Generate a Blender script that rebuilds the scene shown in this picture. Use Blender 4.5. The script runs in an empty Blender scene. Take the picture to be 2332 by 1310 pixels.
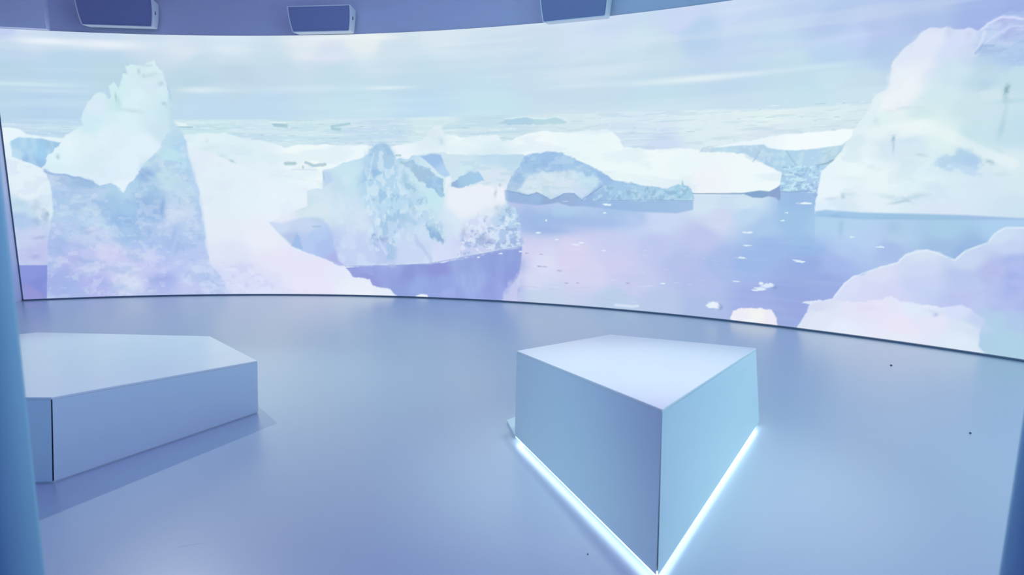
import bpy, bmesh, math, random
import numpy as np
from mathutils import Vector
R_ = math.radians
scn = bpy.context.scene
COL = scn.collection

# ------------------------------------------------------------------ camera
EYE = 1.5
cam_d = bpy.data.cameras.new('camera'); cam = bpy.data.objects.new('camera', cam_d); COL.objects.link(cam)
cam.location = (0, 0, EYE)
PITCH = math.atan((655 - 419) / 1445.0)
cam.rotation_euler = (math.pi / 2 - PITCH, 0, 0)
cam_d.sensor_width = 36.0
cam_d.lens = 36.0 * 1445.0 / 2332.0
cam_d.dof.use_dof = True
cam_d.dof.focus_distance = 6.0
cam_d.dof.aperture_fstop = 2.4
cam_d.clip_start = 0.05
scn.camera = cam

# ------------------------------------------------------------------ world, lights, exposure
world = bpy.data.worlds.new('world'); scn.world = world; world.use_nodes = True
wb = world.node_tree.nodes['Background']
wb.inputs[0].default_value = (0.08, 0.28, 0.95, 1); wb.inputs[1].default_value = 0.28

def area(name, loc, size, power, color, target=None, size_y=None):
    l = bpy.data.lights.new(name, 'AREA'); l.energy = power; l.color = color; l.size = size
    if size_y: l.shape = 'RECTANGLE'; l.size_y = size_y
    o = bpy.data.objects.new(name, l); COL.objects.link(o); o.location = loc
    if target is not None:
        o.rotation_euler = (Vector(target) - Vector(loc)).to_track_quat('-Z', 'Y').to_euler()
    return o
def spot(name, loc, target, power, color, angle, blend, radius):
    l = bpy.data.lights.new(name, 'SPOT'); l.energy = power; l.color = color
    l.spot_size = R_(angle); l.spot_blend = blend; l.shadow_soft_size = radius
    o = bpy.data.objects.new(name, l); COL.objects.link(o); o.location = loc
    o.rotation_euler = (Vector(target) - Vector(loc)).to_track_quat('-Z', 'Y').to_euler()
    return o
area('violet_ceiling_wash', (0.0, 1.9, 4.2), 3.2, 46, (0.50, 0.0, 0.80), (0.0, 1.7, 0), 1.2)
area('cyan_floor_fill', (-0.5, 5.6, 4.3), 5.0, 38, (0.40, 1.0, 0.88), (-0.5, 6.0, 0), 2.4)  # unseen cyan fill, added to lift the far floor
area('right_side_fill', (5.0, 2.0, 1.8), 1.2, 52, (0.66, 1.0, 0.98), (1.2, 3.0, 0.3), 1.6)  # added fill without a fixture, brightens the right block's right face
spot('left_side_fill', (-3.4, 1.75, 2.3), (0.28, 2.85, 0.32), 130, (0.50, 1.0, 1.0), 26, 1.0, 0.5)  # added fill from out of view for the right block's left face
area('violet_wall_fill', (-2.2, 5.2, 4.3), 5.0, 14, (0.52, 0.16, 0.90), (-3.4, 8.6, 3.9), 0.3)  # unseen lamp added to turn the wall above the screen violet
spot('ceiling_spot', (-3.6, 6.0, 4.2), (-2.3, 3.6, 0.2), 190, (0.92, 1.0, 0.88), 62, 0.7, 0.03)
spot('ceiling_spot', (0.75, 3.05, 4.3), (0.72, 3.05, 0.5), 270, (0.88, 1.0, 0.80), 38, 1.0, 0.15)

vs = scn.view_settings
scn.display_settings.display_device = 'sRGB'
vs.view_transform = 'Standard'; vs.look = 'None'; vs.gamma = 1.0; vs.exposure = 0.0; vs.use_curve_mapping = False

# ------------------------------------------------------------------ helpers
def srgb(h):
    if isinstance(h, str): h = tuple(int(h[i:i + 2], 16) for i in (0, 2, 4))
    c = np.array(h, dtype=np.float64) / 255.0
    return np.where(c <= 0.04045, c / 12.92, ((c + 0.055) / 1.055) ** 2.4)
def material(name, color, rough=0.5, emis=None, estr=0.0, spec=0.5, noise=0.0, nscale=6.0, bump=0.0):
    m = bpy.data.materials.new(name); m.use_nodes = True
    nt = m.node_tree; b = nt.nodes['Principled BSDF']
    b.inputs['Base Color'].default_value = (*color, 1); b.inputs['Roughness'].default_value = rough
    b.inputs['Specular IOR Level'].default_value = spec
    if emis is not None:
        b.inputs['Emission Color'].default_value = (*emis, 1); b.inputs['Emission Strength'].default_value = estr
    tc = nt.nodes.new('ShaderNodeTexCoord'); nz = nt.nodes.new('ShaderNodeTexNoise')
    nz.inputs['Scale'].default_value = nscale; nz.inputs['Detail'].default_value = 4
    nt.links.new(tc.outputs['Object'], nz.inputs['Vector'])
    if noise:
        mx = nt.nodes.new('ShaderNodeMix'); mx.data_type = 'RGBA'
        mx.inputs[6].default_value = (*[c * (1 - noise) for c in color], 1)
        mx.inputs[7].default_value = (*[min(1, c * (1 + noise)) for c in color], 1)
        nt.links.new(nz.outputs['Fac'], mx.inputs[0]); nt.links.new(mx.outputs[2], b.inputs['Base Color'])
    if bump:
        bp = nt.nodes.new('ShaderNodeBump'); bp.inputs['Strength'].default_value = bump; bp.inputs['Distance'].default_value = 0.002
        nt.links.new(nz.outputs['Fac'], bp.inputs['Height']); nt.links.new(bp.outputs['Normal'], b.inputs['Normal'])
    return m
def mesh_obj(name, verts, faces, mat, parent=None, smooth=False, bevel=0.0):
    me = bpy.data.meshes.new(name); me.from_pydata([tuple(map(float, v)) for v in verts], [], faces); me.update()
    bm = bmesh.new(); bm.from_mesh(me); bmesh.ops.recalc_face_normals(bm, faces=bm.faces)
    if bevel:
        bmesh.ops.bevel(bm, geom=list(bm.edges), offset=bevel, segments=2, affect='EDGES', profile=0.5)
    bm.to_mesh(me); bm.free()
    if smooth:
        for p in me.polygons: p.use_smooth = True
    me.materials.append(mat)
    o = bpy.data.objects.new(name, me); COL.objects.link(o)
    if parent: o.parent = parent
    return o
def empty(name, loc, rz=0.0):
    o = bpy.data.objects.new(name, None); COL.objects.link(o); o.location = loc; o.rotation_euler = (0, 0, rz)
    o.empty_display_size = 0.1
    return o
def tag(o, label, cat, group=None):
    o['label'] = label; o['category'] = cat
    if group: o['group'] = group
    return o
def structure(o, label=None, cat=None):
    o['kind'] = 'structure'
    if label: o['label'] = label
    if cat: o['category'] = cat
    return o
def prism(bot, top):
    """closed solid between two loops with the same number of corners"""
    n = len(bot); v = list(bot) + list(top)
    f = [tuple(range(n))[::-1], tuple(range(n, 2 * n))] + [(i, (i + 1) % n, n + (i + 1) % n, n + i) for i in range(n)]
    return v, f
def box(x0, x1, y0, y1, z0, z1):
    return prism([(x0, y0, z0), (x1, y0, z0), (x1, y1, z0), (x0, y1, z0)], [(x0, y0, z1), (x1, y0, z1), (x1, y1, z1), (x0, y1, z1)])

# the screen stands on a circle of radius RAD about (CX, CY); s is the arc length from the +Y axis
CX, CY, RAD = -3.358, -2.207, 10.754
def on_arc(th, r, z): return (CX + r * math.sin(th), CY + r * math.cos(th), z)
def arc_slab(th0, th1, r0, r1, z0, z1, step=0.02):
    n = max(2, int(abs(th1 - th0) / step)); v = []; f = []
    for i in range(n + 1):
        t = th0 + (th1 - th0) * i / n
        v += [on_arc(t, r0, z0), on_arc(t, r1, z0), on_arc(t, r1, z1), on_arc(t, r0, z1)]
    for i in range(n):
        a = 4 * i; b = a + 4
        for k in range(4): f.append((a + k, a + (k + 1) % 4, b + (k + 1) % 4, b + k))
    f += [(0, 1, 2, 3), (4 * n + 3, 4 * n + 2, 4 * n + 1, 4 * n)]
    return v, f

# ------------------------------------------------------------------ materials
M_wall = material('painted_wall', (0.56, 0.56, 0.76), 0.55, noise=0.02)
M_fascia = material('painted_fascia', (0.78, 0.78, 0.98), 0.5, noise=0.02)
M_ceil = material('ceiling_paint', (0.45, 0.47, 0.55), 0.8)
M_jamb = material('satin_white_panel', (0.43, 0.80, 0.97), 0.30)
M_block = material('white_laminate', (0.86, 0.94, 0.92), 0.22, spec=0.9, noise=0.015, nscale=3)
M_side = material('white_laminate_shaded', (0.76, 0.90, 0.93), 0.32, spec=0.8, noise=0.015, nscale=3)  # same laminate as the tops, toned down bluish for the sides' shade
M_core = material('dark_joint', (0.03, 0.05, 0.10), 0.8)
M_plinth = material('plinth_white', (0.55, 0.60, 0.66), 0.6)
M_led = material('led_strip', (0.9, 0.95, 1.0), 0.4, emis=(0.80, 0.93, 1.0), estr=2.8)
M_strip_off = material('led_strip_off', (0.70, 0.74, 0.78), 0.4)
M_trim = material('dark_metal_trim', (0.13, 0.18, 0.26), 0.45)
M_cab = material('speaker_enamel', (0.75, 0.78, 0.86), 0.45)
M_grille = material('speaker_cloth', (0.24, 0.26, 0.48), 0.8, bump=0.3, nscale=300)
M_crumb = material('dark_crumb', (0.04, 0.04, 0.08), 0.8)

# floor: pale resin, faintly mottled, one scuff
M_floor = material('pale_resin_floor', (0.44, 0.565, 0.67), 0.34, spec=1.0, noise=0.03, nscale=0.8)
def floor_marks():
    nt = M_floor.node_tree; b = nt.nodes['Principled BSDF']
    geo = nt.nodes.new('ShaderNodeNewGeometry')
    def vm(op, a, bb=None):
        n = nt.nodes.new('ShaderNodeVectorMath'); n.operation = op
        for i, q in enumerate((a, bb)):
            if q is None: continue
            if isinstance(q, tuple): n.inputs[i].default_value = q
            else: nt.links.new(q, n.inputs[i])
        return n
    def mt(op, *args):
        n = nt.nodes.new('ShaderNodeMath'); n.operation = op
        for i, q in enumerate(args):
            if isinstance(q, (int, float)): n.inputs[i].default_value = q
            else: nt.links.new(q, n.inputs[i])
        return n.outputs[0]
    total = None
    for (x0, y0, x1, y1, w, k) in ((-1.405, 2.44, -1.31, 2.475, 0.0035, 0.35), (-0.73, 2.86, -0.66, 2.9, 0.004, 0.08)):
        dx, dy = x1 - x0, y1 - y0; L = math.hypot(dx, dy); ux, uy = dx / L, dy / L
        rel = vm('SUBTRACT', geo.outputs['Position'], ((x0 + x1) / 2, (y0 + y1) / 2, 0)).outputs[0]
        al = vm('DOT_PRODUCT', rel, (ux, uy, 0)).outputs['Value']; ac = vm('DOT_PRODUCT', rel, (-uy, ux, 0)).outputs['Value']
        e = mt('ADD', mt('POWER', mt('ABSOLUTE', mt('DIVIDE', al, L / 2)), 4.0), mt('POWER', mt('ABSOLUTE', mt('DIVIDE', ac, w)), 2.0))
        g = mt('MULTIPLY', mt('EXPONENT', mt('MULTIPLY', e, -1.0)), k)
        total = g if total is None else mt('ADD', total, g)
    mx = nt.nodes.new('ShaderNodeMix'); mx.data_type = 'RGBA'
    src = b.inputs['Base Color'].links[0].from_socket
    nt.links.new(total, mx.inputs[0]); nt.links.new(src, mx.inputs[6]); mx.inputs[7].default_value = (0.08, 0.10, 0.20, 1)
    nt.links.new(mx.outputs[2], b.inputs['Base Color'])
floor_marks()
M_floor.node_tree.nodes['Principled BSDF'].inputs['Coat Weight'].default_value = 1.0
M_floor.node_tree.nodes['Principled BSDF'].inputs['Coat IOR'].default_value = 1.62
M_floor.node_tree.nodes['Principled BSDF'].inputs['Coat Roughness'].default_value = 0.30

# ------------------------------------------------------------------ room shell
Z_TOP = 3.375         # top edge of the screen
H_ROOM = 4.5
TH_SCR0, TH_SCR1 = -3.02 / RAD - 0.0015, 12.0 / RAD
v, f = box(-14.5, 8.5, -2.5, 9.2, -0.1, 0.0)
structure(mesh_obj('floor', v, f, M_floor))
v, f = box(-14.5, 8.5, 1.0, 9.2, H_ROOM, H_ROOM + 0.1)
structure(mesh_obj('ceiling', v, f, M_ceil))
v, f = arc_slab(R_(-72), R_(72), RAD + 0.10, RAD + 0.25, 0.0, H_ROOM)
structure(mesh_obj('wall_back', v, f, M_wall))
v, f = arc_slab(R_(-12.75), R_(72), RAD + 0.02, RAD + 0.10, Z_TOP + 0.002, H_ROOM)
structure(mesh_obj('trim_1', v, f, M_wall))
v, f = arc_slab(R_(-40), R_(-12.75), RAD - 0.10, RAD + 0.10, Z_TOP + 0.002, H_ROOM)
structure(mesh_obj('trim_2', v, f, M_fascia, bevel=0.0))
xe, ye, _z = on_arc(TH_SCR0 - 0.0014, RAD - 0.006, 0)
v, f = prism([(xe, ye, 0), (xe - 0.05, 1.3, 0), (xe - 0.2, 1.3, 0), (xe - 0.15, ye + 0.1, 0)], [(xe, ye, Z_TOP), (xe - 0.05, 1.3, Z_TOP), (xe - 0.2, 1.3, Z_TOP), (xe - 0.15, ye + 0.1, Z_TOP)])
structure(mesh_obj('wall_left', v, f, M_fascia))
v, f = arc_slab(TH_SCR0, TH_SCR1, RAD - 0.030, RAD + 0.10, 0.0, 0.017)
structure(mesh_obj('baseboard_back', v, f, M_trim))

# entrance wall with the opening the room is seen through
def wall_panel(name, xb, xt, side, y0, y1):
    far = -14.0 if side < 0 else 8.0
    # the free edge is a soft quarter round, shaped to grade its shading
    rr = 0.075
    prof = [(side * rr * (1 - math.cos(R_(a))), y0 + rr * (1 - math.sin(R_(a)))) for a in range(90, -1, -9)][::-1]
    prof = [(0.0, y1)] + prof + [(None, y0), (None, y1)]
    bot = [(far if dx is None else xb + dx, y, 0) for dx, y in prof]
    top = [(far if dx is None else xt + dx, y, H_ROOM) for dx, y in prof]
    v, f = prism(bot, top)
    o = mesh_obj(name, v, f, M_jamb)
    for p in o.data.polygons:
        p.use_smooth = abs(p.normal.z) < 0.5 and p.area < 0.2
    return structure(o)
JL = (-1.059, -0.972)
JR = (1.081, 1.158)

wall_panel('wall_front_left', JL[0], JL[1], -1, 1.215, 1.30)
wall_panel('wall_front_right', JR[0], JR[1], 1, 1.215, 1.30)

# ------------------------------------------------------------------ picture shown on the screen
# shapes traced in the screen's own metres: s along the arc, z up from the floor
PICTURE = [  # fill colours carry the purple cast of the room lights
('P',[(-3.2,3.5),(-3.2,2.2),(12.6,2.2),(12.6,3.5)],[(-2.926,3.372,(192,206,240)),(-2.906,3.143,(192,214,236)),(-2.655,3.311,(206,220,240)),(-2.888,2.885,(184,212,230)),(-2.26,2.964,(186,214,234)),(-1.764,2.9,(186,214,230)),(-3.024,2.488,(186,214,234)),(-2.556,2.449,(184,212,236)),(-2.22,2.365,(184,214,236)),(-1.871,3.373,(198,216,238)),(-1.309,3.339,(206,222,238)),(-0.838,3.215,(216,228,240)),(-0.691,3.001,(198,220,234)),(-0.759,2.837,(190,216,228)),(-0.621,2.482,(194,220,240)),(-0.279,3.339,(222,234,244)),(0.264,3.005,(200,222,234)),(-0.202,2.841,(196,216,230)),(0.116,2.484,(194,220,240)),(0.74,3.297,(226,234,240)),(1.021,3.131,(218,226,240)),(1.068,2.915,(200,224,234)),(1.286,2.53,(198,226,238)),(1.493,3.307,(228,238,240)),(1.894,3.135,(208,224,236)),(2.177,2.86,(198,222,234)),(2.226,2.457,(190,220,240)),(2.476,3.294,(216,230,240)),(3.326,3.27,(212,226,238)),(3.876,3.231,(208,224,238)),(3.605,2.849,(202,222,236)),(3.154,2.483,(196,226,238)),(4.143,3.306,(210,224,244)),(4.664,3.258,(205,220,242)),(4.922,3.046,(206,226,238)),(5.447,3.265,(208,216,246)),(5.595,3.092,(184,208,236)),(5.173,2.93,(200,222,234)),(4.416,2.799,(206,224,236)),(5.194,2.39,(200,226,236)),(5.989,3.305,(208,220,246)),(6.088,3.099,(196,214,240)),(6.701,3.222,(190,208,240)),(6.905,3.071,(180,198,236)),(7.285,2.937,(182,196,236)),(7.621,3.035,(172,190,232)),(8.097,2.988,(160,178,230)),(8.339,2.944,(156,174,228)),(7.109,2.864,(190,208,242)),(6.931,2.727,(186,212,238)),(7.337,2.737,(178,202,234)),(6.314,2.901,(196,218,238)),(6.54,2.623,(200,224,236)),(6.946,2.522,(204,228,238)),(6.763,2.331,(194,224,236)),(7.179,2.439,(202,224,236)),(9.5,3.2,(156,174,226)),(11.5,3.2,(160,178,228)),(11,2.5,(190,214,236))],0.0116,0.0,0.174,[((180,208,232),2.436,0.174,0.52,0.22,0.25,3),((222,236,244),2.204,0.1392,0.6,0.18,0.22,7)],1),
('G',-2.424,3.25,0.3274,0.0382,(236,243,249),0.9,0),
('G',-1.783,3.24,0.4157,0.0554,(233,241,247),0.9,0),
('G',-2.718,2.725,0.6014,0.0273,(212,236,242),0.7,0),
('G',-2.438,2.655,0.4969,0.0276,(208,228,238),0.6,0),
('G',-0.687,2.701,0.2389,0.0341,(224,240,244),0.8,0),
('G',-0.436,2.703,0.3418,0.0285,(214,232,242),0.5,0),
('G',1.763,2.711,0.3082,0.0224,(224,241,247),0.8,0),
('G',0.709,2.712,0.6255,0.0341,(212,230,242),0.6,0),
('G',4.26,2.637,0.4628,0.0257,(214,233,242),0.6,0),
('G',5.185,2.612,0.4389,0.0293,(218,236,242),0.6,0),
('G',5.663,2.622,0.3774,0.033,(232,241,244),0.8,0),
('G',6.071,2.624,0.3201,0.0229,(222,236,244),0.6,0),
('G',6.782,2.633,0.3439,0.0258,(212,232,242),0.6,0),
('G',4.36,2.959,0.3048,0.0457,(210,230,240),0.5,0),
('G',7.033,2.878,0.2501,0.0208,(200,216,246),0.6,0),
('G',6.806,2.843,0.2133,0.0341,(198,216,244),0.5,0),
('G',1.089,3.344,0.4475,0.028,(236,244,246),0.7,0),
('G',1.668,3.323,0.2773,0.0333,(236,242,240),0.7,0),
('G',1.875,2.546,0.6731,0.0337,(200,228,240),0.5,0),
('G',6.103,2.839,0.5444,0.0272,(190,212,238),0.5,0),
('G',5.594,3.114,0.1874,0.0375,(182,208,238),0.6,0),
('P',[(-3.2,2.3),(-3.045,2.292),(-2.175,2.323),(-1.019,2.323),(0.107,2.333),(1.278,2.337),(2.458,2.339),(3.324,2.336),(4.158,2.327),(4.946,2.321),(5.679,2.292),(6.354,2.256),(6.769,2.255),(7.195,2.245),(12.6,2.33),(12.6,0),(-3.2,0)],[(-3.061,2.142,(192,216,236)),(-2.335,2.211,(190,218,238)),(-0.471,2.232,(202,230,236)),(-0.137,2.12,(196,222,236)),(0.685,2.259,(200,226,236)),(1.567,2.168,(196,220,238)),(2.456,2.263,(206,230,236)),(2.921,2.145,(196,222,234)),(4.16,2.215,(210,228,236)),(5.004,2.086,(208,226,240)),(5.21,1.958,(206,220,242)),(5.688,2.107,(218,234,240)),(6.36,2.164,(224,240,240)),(6.972,2.17,(218,236,240)),(6.368,2.032,(214,228,240)),(6.98,2.066,(212,228,236))],0.0164,0.0,0.1642,[((224,240,243),0.6019,0.0328,0.56,0.14,0.4,11),((180,210,226),0.3283,0.0219,0.68,0.06,0.35,12)],1),
('D',[(-3,2.28),(8.2,2.3),(8.2,2.02),(-3,2.0)],330,0.0812,0.0116,(232,245,248),0.6,5),
('D',[(-3,2.27),(8.2,2.29),(8.2,2.05),(-3,2.0)],90,0.0638,0.0093,(158,192,206),0.6,6),
('P',[(3.256,2.228),(3.324,2.284),(3.607,2.296),(3.73,2.271),(3.968,2.293),(4.105,2.243),(4.105,2.217),(3.719,2.209)],[(3.494,2.258,(176,208,228)),(3.886,2.245,(184,216,226))],0.0106,0.0159,0.0638,[],1),
('S',[(3.324,2.294),(3.607,2.306),(3.83,2.273),(3.995,2.298),(4.105,2.258)],0.0133,(214,240,242),0.8,0.0),
('P',[(0.207,2.277),(0.29,2.3),(0.422,2.271),(0.419,2.226),(0.245,2.238)],[(0,0,(170,204,216))],0.0115,0.0,0.1725,[],1),
('S',[(0.208,2.294),(0.394,2.288)],0.0172,(224,240,242),1,0.0),
('P',[(0.99,2.251),(1.264,2.287),(1.262,2.26),(1.036,2.229),(1.142,2.216),(1.123,2.178),(1.005,2.195)],[(0,0,(170,206,216))],0.0114,0.0,0.1715,[],1),
('P',[(-1.032,2.306),(-0.886,2.274),(-0.878,2.241),(-1.015,2.24)],[(0,0,(226,242,244))],0.0114,0.0,0.1717,[],1),
('S',[(-1.016,2.234),(-0.807,2.23)],0.0115,(150,192,202),0.8,0.0),
('P',[(-3.142,2.247),(-3.057,2.185),(-2.846,2.19),(-2.782,2.127),(-2.592,2.098),(-2.447,2.084),(-2.351,2.058),(-2.385,1.965),(-2.635,1.688),(-2.703,1.216),(-3.439,1.223)],[(-2.921,2.145,(232,245,250)),(-3.044,1.875,(226,240,250)),(-2.688,2.107,(226,242,248))],0.0111,0.0166,0.1665,[],1),
('P',[(-2.961,2.037),(-2.882,2.077),(-2.691,2.075),(-2.5,2.045),(-2.388,2.03),(-2.49,1.909),(-2.621,1.726),(-2.664,1.693),(-2.841,1.79),(-2.979,1.832)],[(-2.844,1.986,(170,208,236)),(-2.661,1.907,(162,206,238)),(-2.506,1.991,(160,198,228)),(-2.771,1.78,(152,190,228)),(-2.951,1.876,(186,216,238))],0.0111,0.0167,0.1668,[((190,222,240),0.0556,0.2224,0.55,0.15,0.5,14)],1),
('P',[(-3.269,1.925),(-3.033,1.81),(-2.864,1.801),(-2.822,1.747),(-2.659,1.688),(-2.604,1.605),(-2.572,1.439),(-2.581,1.159),(-2.644,0.934),(-2.723,0.456),(-3.522,0.485)],[(-2.885,1.604,(226,240,248)),(-2.861,1.384,(226,240,248)),(-2.974,1.219,(196,222,238)),(-2.684,1.216,(218,236,244)),(-2.992,1.052,(176,202,236)),(-2.92,0.826,(196,208,238)),(-2.846,0.597,(190,196,236)),(-3.052,0.49,(190,200,238))],0.0112,0.0112,0.1679,[((206,214,242),0.0895,0.0783,0.6,0.1,0.3,15)],1),
('G',-2.947,1.246,0.0895,0.0447,(182,212,230),0.6,0),
('G',-2.772,1.217,0.045,0.0788,(172,198,220),0.6,20),
('G',-2.684,1.076,0.0339,0.0905,(158,186,214),0.7,0),
('G',-2.792,1.021,0.0452,0.0564,(156,180,218),0.6,0),
('G',-2.654,1.12,0.0226,0.0226,(140,176,200),0.7,0),
('G',-3.006,1.097,0.1008,0.028,(168,196,232),0.6,0),
('G',-2.795,0.806,0.0567,0.017,(170,182,220),0.6,0),
('G',-2.749,0.822,0.0454,0.017,(160,172,214),0.5,0),
('G',-2.849,0.569,0.0455,0.0284,(158,168,220),0.5,0),
('P',[(-1.046,2.005),(-0.925,2.129),(-0.645,2.153),(-0.419,2.165),(-0.225,2.098),(0.09,2.064),(0.375,1.973),(0.553,2.007),(0.79,2.017),(1.501,2.002),(1.858,1.987),(2.096,2.018),(2.216,2.049),(2.307,2.168),(2.397,2.232),(2.473,2.219),(2.541,2.11),(2.746,2.084),(2.979,2.096),(3.238,2.091),(3.295,2.031),(3.409,2.039),(3.551,2.099),(3.887,2.132),(4.107,2.115),(4.589,2.125),(4.669,2.083),(4.76,1.996),(4.793,1.926),(5.112,1.883),(5.604,1.885),(5.818,1.847),(6.117,1.816),(6.164,1.779),(6.322,1.721),(6.531,1.616),(6.522,1.487),(6.483,1.433),(6.185,1.403),(5.626,1.394),(3.322,1.277),(2.414,0.119),(1.797,0.027),(1.555,0.152),(-1.153,0.681)],[(-0.768,2.006,(224,240,246)),(-0.152,1.894,(222,238,246)),(0.054,1.494,(226,240,248)),(0.327,1.146,(228,242,250)),(0.665,1.894,(238,248,248)),(1.26,1.919,(234,246,250)),(1.855,1.887,(234,244,250)),(2.335,2.102,(224,238,244)),(2.744,1.987,(240,250,250)),(4.163,1.986,(232,246,248)),(3.889,1.888,(240,248,250)),(4.966,1.694,(236,248,248)),(5.467,1.688,(234,246,248)),(5.717,1.495,(238,242,248)),(6.175,1.587,(238,248,250)),(5.214,1.837,(238,248,250)),(3.149,1.603,(212,230,242)),(2.799,1.714,(210,232,242))],0.011,0.0165,0.1319,[((212,232,242),0.4945,0.1428,0.62,0.12,0.45,17)],1),
('G',-0.333,1.781,0.0464,0.0232,(166,200,210),0.8,35),
('G',-0.469,1.866,0.0463,0.0289,(196,222,228),0.6,0),
('G',-0.179,1.923,0.1158,0.0695,(210,232,240),0.7,20),
('G',2.481,2.034,0.0279,0.0558,(186,208,222),0.6,-30),
('G',2.365,2.129,0.0671,0.0671,(214,228,238),0.6,0),
('G',5.128,1.426,0.0754,0.0151,(216,222,236),0.6,0),
('G',-0.094,1.471,0.0175,0.0292,(190,206,216),0.7,0),
('G',-0.652,2.063,0.0288,0.0288,(206,222,226),0.6,0),
('G',-0.746,1.939,0.1443,0.0231,(210,228,234),0.6,0),
('G',-0.602,1.979,0.1155,0.0231,(208,226,236),0.5,0),
('S',[(0.363,1.758),(0.493,1.763)],0.0406,(166,196,206),0.8,0.0116),
('S',[(0.635,1.769),(0.728,1.734),(0.865,1.746),(0.907,1.757)],0.0347,(168,196,208),0.8,0.0116),
('S',[(0.597,1.729),(0.596,1.706)],0.0232,(176,200,210),0.7,0.0),
('S',[(0.453,1.689),(0.773,1.683)],0.0174,(214,224,240),0.7,0.0),
('S',[(1.866,1.865),(1.926,1.864)],0.0227,(166,196,206),0.8,0.0),
('P',[(5.663,1.846),(5.707,1.901),(5.976,1.912),(6.371,1.979),(6.582,1.996),(7.156,2.024),(7.128,1.947),(7.087,1.874),(7.025,1.729),(6.962,1.68),(6.666,1.676),(6.522,1.62),(6.322,1.721),(6.139,1.816),(5.841,1.846)],[(5.934,1.844,(188,218,234)),(6.249,1.836,(180,210,232)),(6.515,1.74,(176,212,234)),(6.804,1.755,(180,212,236)),(6.345,1.699,(174,206,232)),(6.967,1.709,(180,210,226)),(5.7,1.859,(196,212,228))],0.009,0.009,0.0675,[((204,228,238),0.054,0.045,0.58,0.1,0.5,22)],1),
('S',[(6.55,1.84),(6.652,1.689)],0.0134,(156,190,212),0.7,0.0045),
('S',[(6.293,1.834),(6.233,1.732)],0.0138,(160,194,220),0.6,0.0046),
('S',[(6.849,1.69),(6.948,1.701),(7.024,1.742)],0.0173,(144,172,192),0.7,0.0087),
('P',[(5.769,1.89),(5.975,1.921),(6.371,1.983),(6.582,2.001),(7.174,2.027),(7.149,1.962),(7.071,1.883),(7.014,1.868),(6.798,1.842),(6.593,1.835),(6.443,1.852),(6.356,1.873),(6.333,1.9),(6.112,1.903),(5.931,1.89)],[(6.155,1.929,(232,244,250)),(6.793,1.906,(242,250,252)),(7.101,1.998,(240,250,252))],0.009,0.0067,0.0672,[],1),
('P',[(6.527,1.673),(6.665,1.684),(6.962,1.68),(7.008,1.687),(6.935,1.603),(6.873,1.234),(6.874,1.168),(6.502,1.406),(6.525,1.585)],[(6.73,1.649,(180,218,238)),(6.696,1.54,(170,202,232)),(6.816,1.583,(176,210,236)),(6.618,1.451,(170,206,232)),(6.808,1.408,(160,192,228)),(6.866,1.452,(176,202,236)),(6.627,1.318,(156,184,226)),(6.838,1.277,(160,190,226))],0.0066,0.0,0.1328,[((204,234,246),0.0531,0.0266,0.58,0.08,0.8,23),((140,176,210),0.0399,0.031,0.66,0.06,0.6,24)],1),
('P',[(12.6,1.03),(8.516,1.216),(8.271,1.211),(7.785,1.19),(7.278,1.185),(6.868,1.194),(6.828,1.408),(6.662,1.42),(6.518,1.424),(6.186,1.399),(5.626,1.39),(5.63,1.312),(3.322,1.282),(3.584,0.732),(3.321,0.668),(2.725,0.565),(2.299,0.467),(0.889,0.369),(0.586,0.402),(1.668,-0.145),(3,-0.1),(12.6,-0.1)],[(5.726,1.304,(208,228,242)),(6.191,1.311,(206,228,242)),(5.242,1.098,(206,218,244)),(5.925,1.117,(208,216,240)),(6.199,1.172,(190,216,240)),(6.385,1.038,(168,200,234)),(5.745,0.917,(190,198,236)),(5.253,0.796,(190,200,238)),(4.73,0.774,(200,206,240)),(4.933,1.09,(196,212,242)),(3.613,0.733,(214,212,240)),(4.185,0.59,(216,212,240)),(4.466,0.442,(212,212,240)),(3.731,0.293,(212,216,242)),(3.845,0.521,(218,220,244)),(4.736,0.564,(206,206,238)),(5.009,0.37,(198,204,238)),(5.514,0.608,(182,192,234)),(5.768,0.426,(178,190,234)),(5.95,0.636,(168,188,232)),(3.791,0.1,(196,212,234)),(4.749,0.085,(186,206,232)),(5.279,0.13,(184,200,232)),(5.783,0.126,(172,190,230)),(6.228,0.654,(156,184,230)),(6.441,0.856,(156,184,230)),(6.708,1.363,(156,190,228)),(6.639,1.138,(158,194,230)),(6.824,0.877,(152,184,230)),(6.837,0.698,(150,174,226)),(6.687,0.41,(152,170,224)),(6.341,0.281,(160,174,228)),(6.827,0.239,(152,168,224)),(6.538,0.015,(154,172,222)),(7.081,0.716,(164,184,234)),(7.014,0.532,(154,172,226)),(6.935,1.06,(176,210,236)),(7.249,1.074,(182,212,238)),(7.625,1.008,(176,206,234)),(7.961,1.105,(168,204,230)),(7.189,0.855,(176,200,238)),(7.564,0.88,(168,190,232)),(7.976,0.948,(160,190,226)),(8.142,0.919,(150,182,224)),(8.368,1.162,(172,206,236)),(7.373,0.952,(182,206,240)),(2.478,0.238,(150,168,226)),(1.807,0.337,(148,168,224)),(1.618,0.214,(146,154,218)),(2.172,0.228,(144,162,222)),(2.42,0.412,(146,156,220)),(2.781,0.192,(154,176,228)),(3.143,0.379,(146,164,222)),(3.321,0.499,(142,160,218)),(3.32,0.216,(148,160,222)),(1.983,0.074,(146,166,222)),(10,0.5,(160,180,228)),(11.5,0.5,(160,180,228))],0.0075,0.0,0.1507,[((186,200,234),0.8036,0.0502,0.6,0.15,0.12,25)],1),
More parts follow.
